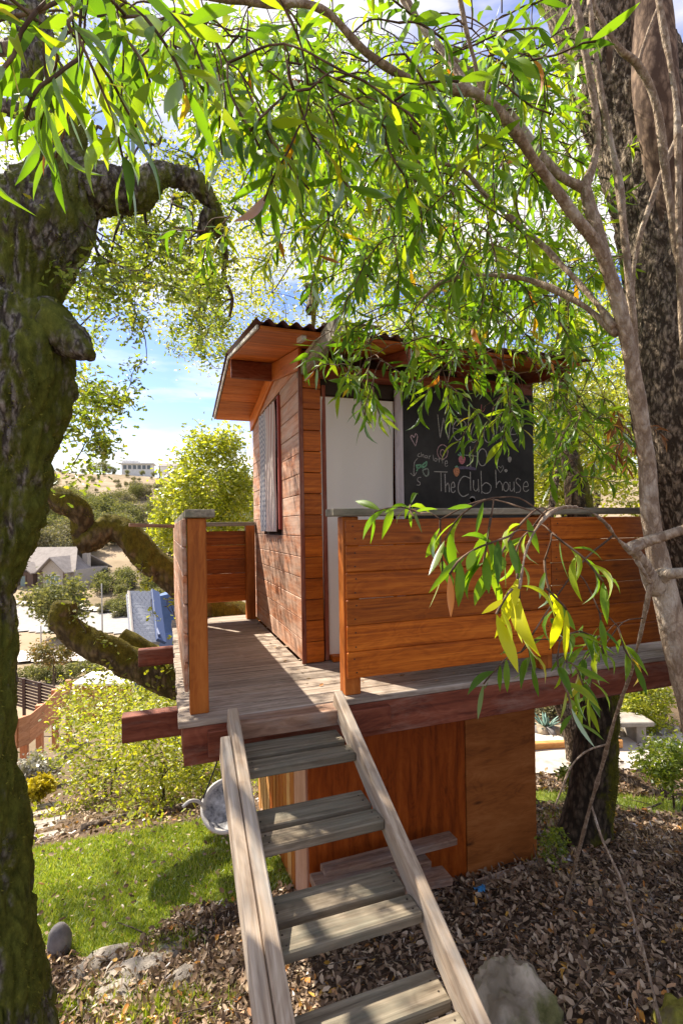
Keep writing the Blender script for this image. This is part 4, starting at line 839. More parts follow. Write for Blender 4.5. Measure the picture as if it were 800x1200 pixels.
def spray(basep, d, L, nl, size, out, droop=.55):
    """leafy shoot: alternate leaves round a drooping twig"""
    pts = walk(basep, d, L, .0022, droop * .25, 5, .12); TB.add(pts, 2, 4)
    for i in range(nl):
        t = .15 + .85 * i / max(nl - 1, 1); k_ = min(int(t * 5), 4); a = Vector(pts[k_][:3]); b_ = Vector(pts[k_ + 1][:3]); p = a.lerp(b_, t * 5 - k_) if k_ < 5 else b_
        ax = (b_ - a).normalized(); side = ax.orthogonal().normalized(); side.rotate(Matrix.Rotation(i * 2.4 + random.uniform(-.4, .4), 3, ax))
        dd = (ax * random.uniform(.35, .9) + side * random.uniform(.5, 1.1) * (1.15 - .5 * t) + Vector((0, 0, -droop * random.uniform(.1, 1.15)))).normalized()
        nn = Vector((random.gauss(0, .6), random.gauss(0, .6), 1.0)) + side * -.2; out.append((p, dd, nn, size * random.uniform(.55, 1.2), random.uniform(.75, 1.3)))
def region(cx_, cy_, rx, ry, d0, d1, ns, out, nl=(8, 13), size=.078, droop=.45, twig=True):
    c = at(cx_, cy_, (d0 + d1) / 2)
    for i in range(ns):
        a = random.uniform(0, 2 * math.pi); q = math.sqrt(random.random()); px, py = cx_ + rx * q * math.cos(a), cy_ + ry * q * math.sin(a); d = random.uniform(d0, d1)
        tip = at(px, py, d); nb = min(NODES, key=lambda v: (v - tip).length_squared + .3 * max(0, tip.z - v.z)); dv = tip - nb; L = dv.length
        dirv = (dv.normalized() * .8 + Vector([random.gauss(0, .35) for _ in '123']) + Vector((0, 0, -.1)))
        if twig and L > .03:
            mid_ = nb.lerp(tip, .5) + Vector((random.gauss(0, .05 * L), random.gauss(0, .05 * L), .16 * L)); rr = min(.0045, .0015 + .003 * L); TB.add([(*nb, rr), (*mid_, rr * .75), (*tip, .0018)], 4, 4)
            NODES.append(mid_); NODES.append(tip.copy())
        spray(tip, dirv, random.uniform(.10, .2) * size / .088, random.randint(*nl), size, out, droop)
random.seed(21)
for R_ in [(60, 40, 75, 40, .50, .62, 7), (150, 25, 60, 28, .6, .8, 5), (240, 45, 70, 40, .75, 1.1, 14), (330, 80, 80, 80, .8, 1.3, 30), (440, 110, 90, 100, .9, 1.6, 40), (560, 60, 90, 60, 1.0, 1.6, 30), (550, 190, 90, 110, 1.2, 2.0, 49), (630, 120, 50, 100, 1.3, 2.2, 30), (480, 290, 110, 70, 1.4, 2.2, 46), (600, 330, 90, 60, 1.5, 2.3, 49),
           (395, 415, 40, 30, 1.55, 2.0, 10), (450, 430, 40, 40, 1.5, 1.9, 10), (540, 430, 70, 28, 1.5, 2.1, 19), (640, 430, 50, 60, 1.6, 2.3, 21), (690, 520, 40, 55, 1.8, 2.5, 13), (580, 485, 35, 22, 1.5, 1.8, 5), (262, 262, 25, 25, 1.3, 1.5, 3), (370, 240, 70, 80, 1.2, 1.9, 20), (470, 380, 50, 25, 1.5, 1.9, 10)]: region(*R_, MIDL)
for R_ in [(600, 610, 38, 35, .80, .95, 5), (510, 610, 34, 16, .95, 1.08, 3), (650, 640, 40, 30, .85, 1.0, 2), (640, 760, 50, 25, .95, 1.15, 4), (715, 735, 35, 25, 1.1, 1.3, 4), (690, 780, 40, 15, 1.1, 1.25, 2)]: region(*R_, NEARL, (6, 9), .072, .7)
spray(at(606, 672, .80), Vector((-.1, 0, -1)), .05, 8, .098, YEL, .6); spray(at(640, 690, .80), Vector((.6, 0, -.4)), .05, 4, .09, YEL, .5); spray(at(600, 690, .75), Vector((-.7, 0, -.5)), .05, 4, .09, YEL, .6)
region(60, 12, 70, 24, .56, .72, 6, MIDL, (6, 9), .088, .4)
for R_ in [(740, 460, 25, 70, 2.0, 2.5, 7), (365, 110, 15, 25, 1.3, 1.5, 2)]: region(*R_, RUST, (7, 10), .08, .9)
random.seed(33)
for R_ in [(610, 240, 150, 170, 2.6, 4.4, 280), (440, 170, 130, 150, 3.0, 4.8, 260), (690, 430, 60, 130, 2.9, 4.4, 70), (700, 150, 70, 150, 3.4, 5.0, 60), (330, 110, 110, 110, 3.0, 4.6, 150), (560, 330, 130, 50, 3.2, 4.6, 60), (200, 60, 110, 60, 3.0, 4.4, 40)]: region(*R_, CROWNL, (9, 13), .10, .45)
TB.build('twigs', BARK_TWIG, bay)
def pack(Ls):
    A = frames(np.array([a[1] for a in Ls]), np.array([a[2] for a in Ls]), np.array([a[3] for a in Ls]), np.array([a[0] for a in Ls]), np.array([a[4] for a in Ls]))
    A[:, 2] *= np.random.uniform(-.6, 2.6, (len(A), 1)); return A
allf = [(a, LEAF_BAY) for a in MIDL + NEARL] + [(a, LEAF_YEL) for a in YEL]
def onscreen(p): x, y, d = proj(p); return d > .1 and -20 < x < 820 and -20 < y < 1220
allf.sort(key=lambda t: (0 if onscreen(t[0][0]) else 10) + t[0][0].length / t[0][3] * .1)
tv, tf = leaf_template('bay_fine'); LM = {}
for mt_ in (LEAF_BAY, LEAF_YEL): me = mesh_np('leaf', tv, tf); me.materials.append(mt_); me.polygons.foreach_set('use_smooth', [True] * len(me.polygons)); LM[mt_.name] = me
for a, mt_ in allf[:300]:
    A = frames(np.array([a[1]]), np.array([a[2]]), np.array([a[3]]), np.array([a[0]]), np.array([a[4]]))[0]; A[2] *= random.uniform(-.5, 2.4)
    M = Matrix.Identity(4)
    for i in range(3):
        for j in range(4): M[i][j] = float(A[j][i])
    ob('leaf', LM[mt_.name], None, bay, M)
rest = [a for a, m2 in allf[300:]]
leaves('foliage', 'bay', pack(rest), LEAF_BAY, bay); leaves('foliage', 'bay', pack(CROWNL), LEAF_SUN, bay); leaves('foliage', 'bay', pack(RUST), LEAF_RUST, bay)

# ================================================================== garden and slope
random.seed(5); np.random.seed(5)
def rock(name, label, loc, rad, mat, seed, sub=4, amp=.22, sharp=2.2, rz=0, cat='rock', group=None):
    bm = bmesh.new(); bmesh.ops.create_icosphere(bm, subdivisions=sub, radius=1); off = Vector((seed * 3.7, seed * 1.3, seed))
    for v in bm.verts:
        c = v.co.normalized(); nse = noise.noise(c * sharp + off) * amp + noise.noise(c * sharp * 2.7 + off) * amp * .4 + noise.noise(c * sharp * 8 + off) * amp * .12
        v.co = Vector((c.x * rad[0], c.y * rad[1], c.z * rad[2])) * (1 + nse)
    me = bpy.data.meshes.new(name); bm.to_mesh(me); bm.free()
    return tag(ob(name, me, mat, None, Matrix.Translation(Vector(loc)) @ Matrix.Rotation(rz, 4, 'Z'), True), label, cat, group)
M_ROCK = barkmat('mossy_rock', (.22, .18, .13), (.56, .48, .38), ((.09, .095, .035), (.20, .19, .08), (.32, .29, .14)), .36, 3, 3, .6)
M_ROCKG = stucco('grey_rock', (.10, .095, .10), (.30, .28, .28), 5, .9, .5, .02)
M_SLAB = stucco('pale_flat_stone', (.20, .175, .15), (.50, .45, .39), 9, .95, .8, .02)
M_MOSSR = barkmat('green_mossy_rock', (.16, .13, .08), (.38, .33, .24), ((.13, .13, .02), (.28, .26, .05), (.44, .40, .10)), .7, 3, 3, .6)
p = ground_hit(605, 1196)[0]; rock('boulder', 'squat tan boulder with a mossy top beside the foot of the stairs', p + Vector((0, 0, .0)), (.17, .20, .21), M_ROCK, 1, 5, .30, 2.6)
p = ground_hit(808, 1225)[0]; rock('boulder', 'green mossy boulder among the dry leaves under the bay stems', p, (.13, .13, .14), M_MOSSR, 4)
p = ground_hit(70, 1118)[0]; rock('standing_stone', 'dark upright rounded stone beside the mossy oak trunk', p + Vector((0, 0, .07)), (.07, .06, .125), M_ROCKG, 7, 3, .08)
for i, (px, py, rx, ry, rz) in enumerate(((150, 1148, .20, .12, .5), (190, 1120, .15, .08, .2), (115, 1130, .19, .10, .4), (212, 1152, .12, .08, 1), (132, 1172, .17, .10, .1))):
    p = ground_hit(px, py)[0]; rock('flat_stone', 'pale flat stone half buried in dry leaves below the lawn', p + Vector((0, 0, -.002)), (rx, ry, .042), M_SLAB, 20 + i, 3, .25, 1.6, rz, 'stone', 'flat stones below the lawn')
for i, (px, py) in enumerate(((50, 948), (44, 957), (52, 967), (40, 975), (47, 985))):
    p = ground_hit(px, py)[0]; o_ = board('stepping_stone', p + Vector((-.22, 0, .01)), p + Vector((.22, .03, .01)), .12, .05, M_SLAB, None, (0, .05, 1), .012)
    tag(o_, 'pale rectangular stepping stone set in the gravel path past the lawn', 'stone', 'stepping stones past the lawn')
# log edging along the far side of the lawn
a, b_ = ground_hit(95, 975)[0], ground_hit(240, 944)[0]
lg = tube('edging_log', [(a.x, a.y, a.z + .02, .05), *[(*(a.lerp(b_, t) + Vector((0, .03 * math.sin(6 * t), .025))), .05) for t in (.3, .6)], (b_.x, b_.y, b_.z + .03, .055)], BARK_OLDT, None, 14, 6, bark_disp(.008, 9, .004, 30)); tag(lg, 'weathered log edging the far side of the lawn', 'log')
# lumber pile against the base
def gboard(name, px0, py0, px1, py1, v0, w_, t_, mat, label, cat, nrm=(0, 0, 1), grp=None):
    a = onv(px0, py0, v0); b_ = onv(px1, py1, v0 + .02); return tag(board(name, a, b_, w_, t_, mat, None, nrm, .004), label, cat, grp)
gboard('lumber_board', 378, 1022, 531, 982, 2.98, .10, .045, W_OLD, 'long weathered board on top of the lumber pile against the base box', 'board')
gboard('lumber_board', 366, 1036, 500, 1008, 2.93, .12, .05, W_OLD, 'weathered board lying under the topmost board of the lumber pile', 'board')
gboard('lumber_board', 385, 1052, 524, 1026, 2.98, .14, .05, W_OLD, 'short thick board lowest in the lumber pile beside the stairs', 'board')
a = ground_hit(560, 1040)[0]; b_ = ground_hit(628, 1016)[0]
tag(board('ground_board', a + Vector((0, -.02, .015)), b_ + Vector((0, -.02, .015)), .10, .04, W_STRG, None, (0, 0, 1)), 'grey board on the ground along the foot of the base box', 'board')
# saucer swing hanging under the deck corner
sw = thing('saucer_swing', 'round white saucer swing with dark mottled seat hanging beside the stairs', 'swing', at(266, 944, 3.3))
c0 = at(266, 944, 3.3); V = []; F = []; prof = [(0, -.035), (.08, -.03), (.14, -.012), (.175, .012), (.185, .03), (.195, .035), (.21, .02), (.212, 0), (.19, -.03), (.12, -.055), (0, -.062)]; sg = 40
for r_, h_ in prof:
    r_, h_ = r_ * .80, h_ * .9
    for k_ in range(sg): V.append((r_ * math.cos(2 * math.pi * k_ / sg), r_ * math.sin(2 * math.pi * k_ / sg), h_))
for i in range(len(prof) - 1):
    for k_ in range(sg): F.append((i * sg + k_, i * sg + (k_ + 1) % sg, (i + 1) * sg + (k_ + 1) % sg, (i + 1) * sg + k_))
nrm = Vector((-.25, -.75, .75)).normalized(); MX = nrm.to_track_quat('Z', 'Y').to_matrix().to_4x4(); MX.translation = c0
ob('rim', mesh_np('rim', V[3 * sg:], [tuple(i - 3 * sg for i in f) for f in F if min(f) >= 3 * sg]), stucco('white_rim', (.55, .53, .5), (.72, .70, .66), 5, .6, .1), sw, MX, True)
m_ = stucco('mottled_seat', (.02, .025, .035), (.75, .75, .76), 16, .6, 0); ob('seat', mesh_np('seat', V[:4 * sg], F[:3 * sg]), m_, sw, MX.copy(), True)
M_ROPE = plain('black_rope', (.03, .03, .03), .8)
hk = at(266, 862, 3.25)
for ang in (2.9, 1.2, 5.0):
    q = MX @ Vector((.16 * math.cos(ang), .16 * math.sin(ang), .027)); tube('rope', [(*q, .005), (*q.lerp(hk, .5), .005), (*hk, .005)], M_ROPE, sw, 6, 3)
tube('handle', [P4(240, 948, 3.26, 2), P4(233, 940, 3.2, 2), P4(223, 939, 3.16, 2), P4(214, 946, 3.14, 2)], plain('white_plastic', (.6, .58, .55), .5), sw, 8, 6)
# blue scrap among the leaves
p = ground_hit(566, 1052)[0]; V = []; F = []
for i in range(7):
    for j in range(5): V.append((p.x + .012 * i - .04 + random.gauss(0, .004), p.y + .012 * j + random.gauss(0, .004), p.z + .035 + random.uniform(0, .022)))
for i in range(6):
    for j in range(4): a = i * 5 + j; F.append((a, a + 5, a + 6, a + 1))
tag(ob('plastic_scrap', mesh_np('plastic_scrap', V, F), plain('blue_plastic', (.05, .30, .65), .4)), 'crumpled bright blue plastic scrap in the dry leaves by the base box', 'litter')
# sticks
for i, (a, b_, r_, lab) in enumerate((((640, 1140), (760, 1175), .007, 'long bent twig on the dry leaves beside the tan boulder'), ((700, 975), (775, 945), .016, 'grey fallen branch on the ground past the dark mossy trunk'), ((640, 1118), (760, 1058), .008, 'pale dry twig lying over the dry leaves below the bay stems'), ((585, 1100), (640, 1088), .006, 'short pale twig on the leaf litter in front of the base box'))):
    A, B = ground_hit(*a)[0], ground_hit(*b_)[0]; md = A.lerp(B, .5) + Vector((random.gauss(0, .03), random.gauss(0, .03), .03)); o_ = tube('stick', [(*(A + Vector((0, 0, .02))), r_), (*md, r_ * .9), (*(B + Vector((0, 0, .03))), r_ * .5)], BARK_OLDT, None, 8, 5); tag(o_, lab, 'twig')

# leaf litter, grass
def scatter(n_, x0, x1, y0, y1, ok):
    x = np.random.uniform(x0, x1, n_); y = np.random.uniform(y0, y1, n_); k_ = ok(x, y); return x[k_], y[k_]
def inbox(x, y): return (x > HX0 - .02) & (x < HX1) & (y > HY0 - .02) & (y < HY1)
def litter(name, x, y, size, dz=.012, label=None):
    n_ = len(x); D = np.random.normal(0, 1, (n_, 3)); D[:, 2] *= .5; Nn = np.random.normal(0, .8, (n_, 3)); Nn[:, 2] += 1
    pos = np.stack([x, y, gz(x, y) + dz + np.random.uniform(0, .03, n_)], 1)
    o_ = leaves(name, 'dry', frames(D, Nn, size * np.random.uniform(.45, 1.5, n_), pos, np.random.uniform(.35, 1.3, n_)), LEAF_DRY); tag(o_, label, 'leaf litter' if label else None); return o_
x, y = scatter(80000, -2.6, 4.6, .6, 4.4, lambda x, y: ~inbox(x, y) & ~lawn_left(x, y) & ~lawn_right(x, y) & ~path_fn(x, y) & (np.hypot(x, y) > .8))
litter('leaf_litter', x, y, .038)
x, y = scatter(16000, 2.7, 8, 1.2, 5.0, lambda x, y: ~lawn_right(x, y) & ~path_fn(x, y) & ~inbox(x, y)); litter('leaf_litter', x, y, .05)
x, y = scatter(1500, -2.4, 2.2, 3.5, 5.2, lambda x, y: lawn_left(x, y) & ~inbox(x, y)); litter('lawn_leaves', x, y, .036, .03)
x, y = scatter(500, 2.7, 8, 2, 6, lambda x, y: path_fn(x, y) | lawn_right(x, y)); litter('path_leaves', x, y, .05, .03)
def grass(name, x, y, size):
    n_ = len(x); D = np.random.normal(0, .45, (n_, 3)); D[:, 2] = 1; Nn = np.random.normal(0, 1, (n_, 3)); Nn[:, 2] = 0
    return leaves(name, 'blade', frames(D, Nn, size * np.random.uniform(.5, 1.4, n_), np.stack([x, y, gz(x, y)], 1), np.full(n_, .14)), GRASS)
x, y = scatter(120000, -2.4, 1.9, 3.3, 5.2, lambda x, y: lawn_left(x, y) & ~inbox(x, y)); grass('lawn_grass', x, y, .04)
x, y = scatter(60000, 2.7, 7.5, 2, 4.6, lambda x, y: lawn_right(x, y)); grass('lawn_grass', x, y, .04)
for px, py, sp, n_ in ((180, 1190, .18, 900), (90, 1180, .15, 700), (640, 1000, .10, 250), (200, 1110, .10, 400), (650, 960, .15, 300)):
    c = ground_hit(px, py)[0]; grass('grass_tuft', np.random.normal(c.x, sp, n_), np.random.normal(c.y, sp * .5, n_), .055)
x, y = scatter(9000, -4.5, 1.2, 4.9, 8.5, lambda x, y: ~lawn_left(x, y) & (np.sin(2.3 * x + 1.1) + np.sin(3.1 * y + x) + .8 * np.sin(7 * x - 4 * y) > -.1) & (np.abs(x + 1.75 + .2 * (y - 5)) > .32))
n_ = len(x); leaves('ground_cover', 'oak', frames(np.random.normal(0, 1, (n_, 3)) + np.array([0, 0, .7]), np.random.normal(0, .5, (n_, 3)) + np.array([0, 0, 1]), np.random.uniform(.03, .075, n_), np.stack([x, y, gz(x, y) + np.random.uniform(0, .10, n_)], 1)), LEAF_LIT)
x, y = scatter(6000, -4.5, 1.2, 4.9, 8.5, lambda x, y: ~lawn_left(x, y)); litter('leaf_litter', x, y, .045)
TT = Tubes()
for i in range(420):
    xx, yy = random.uniform(-1.8, 4.4), random.uniform(1.3, 4.2)
    if inbox(xx, yy) or lawn_left(xx, yy) or path_fn(xx, yy): continue
    a = random.uniform(0, 6.3); L_ = random.uniform(.06, .32); q = gp(xx, yy, random.uniform(.02, .05)); e = gp(xx + math.cos(a) * L_, yy + math.sin(a) * L_, random.uniform(.02, .06)); r_ = random.uniform(.0015, .0045); TT.add([(*q, r_), (*(q.lerp(e, .5) + Vector((random.gauss(0, .012), random.gauss(0, .012), .012))), r_ * .9), (*e, r_ * .6)], 2, 4)
TT.build('twig_litter', BARK_OLDT, None)
# dry leaves lying on the deck
n_ = 60; D = np.random.normal(0, 1, (n_, 3)); D[:, 2] *= .1; Nn = np.random.normal(0, .2, (n_, 3)); Nn[:, 2] += 1
px_ = np.concatenate([np.random.uniform(.75, .85, 30), np.random.uniform(1.0, 3.3, 30)]); py_ = np.concatenate([np.random.uniform(2.7, 5, 30), np.random.uniform(2.5, 3.1, 30)])
leaves('fallen_leaves', 'dry', frames(D, Nn, np.random.uniform(.02, .045, n_), np.stack([px_, py_, np.full(n_, DZ + .004)], 1)), LEAF_DRY)

# ---- shrubs and small trees
def bush(name, label, cat, base_p, cen, rad, ncl, nl, spread, size, mat, trunk_r=.02, kind='card', group=None, bark=None, shell=.3, stems=1):
    t = thing(name, label, cat, base_p, group); T = Tubes()
    cs_ = crown(cen, rad, ncl, Vector(base_p).lerp(Vector(cen), .45), trunk_r * .6, T, shell=shell)
    for s_ in range(stems):
        o_ = Vector((random.gauss(0, .04), random.gauss(0, .04), 0)) * (stems > 1); q = Vector(base_p); e = q.lerp(Vector(cen), .75)
        tube('trunk', [(*(q + o_ - Vector((0, 0, .1))), trunk_r), (*(q.lerp(e, .5) + o_ * 2 + Vector((random.gauss(0, .03), random.gauss(0, .03), 0))), trunk_r * .8), (*(e + o_ * 3), trunk_r * .45)], bark or BARK_OLDT, t, 8, 4)
    T.build('branches', bark or BARK_OLDT, t); o2 = leaves('crown', kind, cloud_leaves(cs_, nl, spread, size, .1), mat, t); return t
def gd(px, d, dz=0): q = at(px, PPY, d); return gp(q.x, q.y, dz)
def bush_px(name, label, cat, px, d, top, bot, wpx, ncl, nl, size, mat, kind='card', tr=.02, group=None, **kw):
    """bush whose crown spans pixels top..bot at depth d"""
    c = at(px, (top + bot) / 2, d); rz = (bot - top) / 2 * d / FPX; rx = wpx / 2 * d / FPX; b0 = gd(px, d)
    return bush(name, label, cat, b0, c, (rx * .85, rx * .85, rz * .85), ncl, nl, rx * .16, size, mat, tr, kind, group, **kw)
bush_px('shrub', 'leafy light green shrub with a slim trunk below the deck corner', 'shrub', 185, 6.0, 805, 950, 170, 80, 44, .06, LEAF_LIT, 'oak', .03, shell=.1)
bush_px('shrub', 'spreading pale green shrub between the plank fence and the lawn log', 'shrub', 115, 6.8, 800, 950, 120, 60, 40, .055, LEAF_LIT, 'oak', .02, stems=3, shell=.1)
bush_px('shrub', 'sunny yellow green shrub behind the beam end of the deck', 'shrub', 235, 7.0, 830, 945, 90, 46, 40, .055, LEAF_LIT, 'oak', .02, stems=3)
bush_px('shrub', 'loose leafy shrub reaching up under the mossy limb', 'shrub', 130, 8.5, 775, 860, 130, 55, 55, .055, LEAF_LIT, 'oak', .02, stems=2)
bush_px('shrub', 'airy shrub below the blue house seen under the deck joist', 'shrub', 195, 8.0, 770, 850, 80, 40, 50, .055, LEAF_LIT, 'oak', .02, stems=2)
bush_px('flowering_bush', 'low bright yellow bush beside the gravel path', 'bush', 45, 6.9, 912, 936, 34, 30, 60, .04, leafmat('yellow_flower', [(0, G(.30, .24, .02)), (1, G(.55, .45, .03))], .3, .05, 1), 'blade', .01)
bush_px('silver_bush', 'low silvery grey bush behind the yellow bush', 'bush', 48, 8.0, 885, 912, 50, 30, 50, .04, leafmat('silver_leaf', [(0, G(.28, .27, .24)), (1, G(.48, .46, .42))], .2, .05, 1), 'blade', .01)
bush_px('tree', 'yellow green leafy tree rising behind the side railing', 'tree', 250, 11, 490, 640, 110, 110, 80, .10, LEAF_LIT, 'oak', .10)
bush_px('tree', 'small sunlit tree showing its top over the side railing', 'tree', 205, 13, 560, 660, 70, 60, 60, .10, LEAF_LIT, 'oak', .08)
for i, (px, d, top, bot, w_, lab) in enumerate(((660, 9, 430, 620, 130, 'bright leafy tree behind the chalkboard end of the railing'), (760, 10, 380, 640, 150, 'tall bright tree beyond the path behind the plated trunk'), (590, 12, 380, 620, 130, 'leafy tree hidden behind the clubhouse chalkboard'), (700, 14, 300, 560, 170, 'pale sunlit tree far beyond the path'))):
    bush_px('tree', lab, 'tree', px, d, top, bot, w_, 90, 70, .10, LEAF_LIT, 'oak', .10)
bush_px('shrub', 'rounded green shrub beside the stone bench', 'shrub', 755, 6.9, 790, 862, 70, 60, 80, .05, LEAF_LIT, 'oak', .02, stems=3)
bush_px('shrub', 'shady loose shrub between the path and the lawn strip', 'shrub', 785, 4.9, 868, 925, 80, 40, 60, .045, LEAF_OAK, 'oak', .012, stems=3)
bush_px('shrub', 'dry twiggy shrub behind the slim leaning trunk', 'shrub', 640, 7.5, 800, 852, 60, 40, 60, .05, LEAF_GREY, 'oak', .02, stems=3)
bush_px('shrub', 'light green shrub behind the dark mossy trunk', 'shrub', 690, 7.4, 800, 855, 60, 40, 70, .05, LEAF_LIT, 'oak', .02, stems=3)
bush_px('weed', 'small green weed at the foot of the slim leaning trunk', 'plant', 668, 4.6, 880, 930, 30, 18, 40, .035, LEAF_OAK, 'oak', .006)
bush_px('weed', 'thin green weed growing at the corner of the base box', 'plant', 645, 3.5, 965, 1010, 40, 14, 26, .03, LEAF_OAK, 'oak', .004, stems=3)
# agave
ag = thing('agave', 'blue green spiky agave at the edge of the path', 'plant', ground_hit(640, 858)[0]); q0 = ground_hit(640, 858)[0]
m_ag = stucco('agave_skin', (.10, .20, .17), (.20, .32, .28), 4, .5, .05)
for i in range(16):
    a = i * 2.4; el = random.uniform(.5, 1.3); D = Vector((math.cos(a) * math.cos(el), math.sin(a) * math.cos(el), math.sin(el))); L = random.uniform(.28, .42)
    sd_ = D.cross(Vector((0, 0, 1))).normalized(); V = []
    for t, w_ in ((0, .02), (.35, .03), (.7, .018), (1, .001)):
        c = q0 + D * (L * t) + Vector((0, 0, -.08 * t * t)); V += [c - sd_ * w_, c + sd_ * w_, c - D.cross(sd_) * w_ * .5]
    ob('leaf', mesh('leaf', V, [f for k_ in range(3) for f in ((k_ * 3, k_ * 3 + 1, k_ * 3 + 4, k_ * 3 + 3), (k_ * 3 + 1, k_ * 3 + 2, k_ * 3 + 5, k_ * 3 + 4), (k_ * 3 + 2, k_ * 3, k_ * 3 + 3, k_ * 3 + 5))]), m_ag, ag, None, True)
# stone bench and path edging
bq = ground_hit(733, 868)[0]; bn = thing('stone_bench', 'grey stone slab bench on two block legs beyond the path', 'bench', bq)
along = Vector((.95, -.31, 0)); M_BEN = stucco('bench_stone', (.20, .18, .16), (.36, .33, .30), 5, .9, .3, .006)
board('seat_slab', bq + along * -.45 + Vector((0, 0, .27)), bq + along * .27 + Vector((0, 0, .27)), .36, .06, M_BEN, bn, (0, 0, 1), .01)
for k_ in (-.32, .12): board('leg', bq + along * k_ + Vector((0, 0, -.05)), bq + along * k_ + Vector((0, 0, .24)), .28, .13, M_BEN, bn, along, .01)
a, b_ = ground_hit(625, 880)[0], ground_hit(668, 878)[0]; b_ = a + (b_ - a) * 2.4
tag(board('edging_timber', a + Vector((-.5, .15, .05)), b_ + Vector((0, 0, .05)), .09, .10, W_PINE, None, (0, 0, 1), .008), 'pale timber edging the concrete path beyond the base box', 'timber')
for i in range(16):
    q = ground_hit(628 + i * 11, 862)[0] + Vector((random.gauss(0, .03), .08 + random.gauss(0, .04), .03)); rock('edging_stone', 'brown edging stone bordering the far side of the path', q, (.15, .10, .085), M_ROCKG if i % 3 else M_ROCK, 60 + i, 2, .25, 2, random.random() * 3, 'stone', 'stones along the far side of the path')

# ---- fences and sheds down the slope
fn = thing('slat_fence', 'dark brown horizontal slat fence beyond the garden', 'fence', gd(40, 15))
A = gd(10, 15.5); B = gd(66, 14.2); base_z = at(40, 832, 15).z; top_z = at(40, 796, 15).z; nsl = 10
for i in range(nsl):
    zz = base_z + (top_z - base_z) * (i + .5) / nsl; board('slat', (A.x, A.y, zz), (B.x, B.y, zz), (top_z - base_z) / nsl * .74, .02, W_DARKF, fn, (A - B).cross(Vector((0, 0, 1))), .003)
for t in (0, .33, .66, 1): q = A.lerp(B, t); gq = gp(q.x, q.y, -.1); nd = (A - B).cross(Vector((0, 0, 1))).normalized() * .06; board('post', gq - nd, Vector((q.x, q.y, top_z + .03)) - nd, .08, .08, W_DARKF, fn, (0, 1, 0))
pf = thing('plank_fence', 'orange wooden plank fence stepping down the slope behind the oak trunk', 'fence', gd(30, 9.5))
pts = [(14, 9.0, 880, 845), (28, 9.6, 875, 840), (46, 10.6, 860, 826), (64, 11.8, 845, 808), (80, 12.6, 838, 797)]
for px, d, bo, to in pts: q = at(px, to, d); board('post', gp(q.x, q.y, -.1), q, .13, .13, W_GATE, pf, (0, 1, 0), .008)
for (a, b_) in zip(pts[:-1], pts[1:]):
    for k_ in range(4):
        f_ = (k_ + .6) / 4.4; A = at(a[0], a[3] + (a[2] - a[3]) * f_, a[1]); B = at(b_[0], b_[3] + (b_[2] - b_[3]) * f_, b_[1]); board('plank', A + Vector((.08, .05, 0)), B + Vector((.08, .05, 0)), .16, .025, W_GATE, pf, (A - B).cross(Vector((0, 0, 1))), .003)
sh = thing('garden_shed', 'small orange timber shed with a white flat roof down the slope', 'shed', gd(130, 17)); c = at(130, 795, 17)
board('roof', c + rt * -1.0, c + rt * 1.0, 1.4, .08, plain('white_roof', (.75, .74, .72), .6), sh, (0, 0, 1), .01)
for k_ in range(9): q = c + rt * (-.85 + k_ * .21) - fw * .5; board('wall_plank', gp(q.x, q.y, -.2), Vector((q.x, q.y, c.z - .05)), .19, .03, W_GATE, sh, fw, .003)

# ---- houses in the valley
M_TAUPE = stucco('taupe_siding', (.38, .345, .31), (.46, .42, .38), 3, .8, .05); M_ROOFG = stucco('brown_grey_shingle', (.22, .195, .185), (.32, .29, .27), 1.5, .9, .2); M_TRIM = plain('white_house_trim', (.7, .68, .64), .6); M_WIN = plain('window_glass', (.16, .24, .25), .15); M_BRN = plain('brown_post', (.13, .085, .065), .7)
def house_part(parent, name, c, sx, sy, z0, z1, X_, Y_, mat):
    V = [c + X_ * (a * sx / 2) + Y_ * (b2 * sy / 2) + Vector((0, 0, z_ - c.z)) for z_ in (z0, z1) for a, b2 in ((-1, -1), (1, -1), (1, 1), (-1, 1))]
    return ob(name, mesh(name, V, [(0, 3, 2, 1), (4, 5, 6, 7), (0, 1, 5, 4), (1, 2, 6, 5), (2, 3, 7, 6), (3, 0, 4, 7)]), mat, parent)
def gable(parent, name, c, sx, sy, z0, zr, X_, Y_, mat, over=.4, th=.18, hip=0):
    """gable roof with the ridge along X_"""
    ex, ey = sx / 2 + over, sy / 2 + over; k_ = (zr - z0) / (sy / 2); zl = z0 - k_ * over
    def P_(a, b2, z_): return c + X_ * a + Y_ * b2 + Vector((0, 0, z_ - c.z))
    rx = ex - hip
    V = [P_(-ex, -ey, zl), P_(ex, -ey, zl), P_(rx, 0, zr), P_(-rx, 0, zr), P_(-ex, ey, zl), P_(ex, ey, zl)]; V += [v + Vector((0, 0, th)) for v in V]
    F = [(6, 7, 8, 9), (9, 8, 11, 10), (0, 3, 2, 1), (3, 4, 5, 2), (0, 1, 7, 6), (4, 10, 11, 5), (0, 6, 9, 3), (3, 9, 10, 4), (1, 2, 8, 7), (2, 5, 11, 8)]
    return ob(name, mesh(name, V, F), mat, parent)
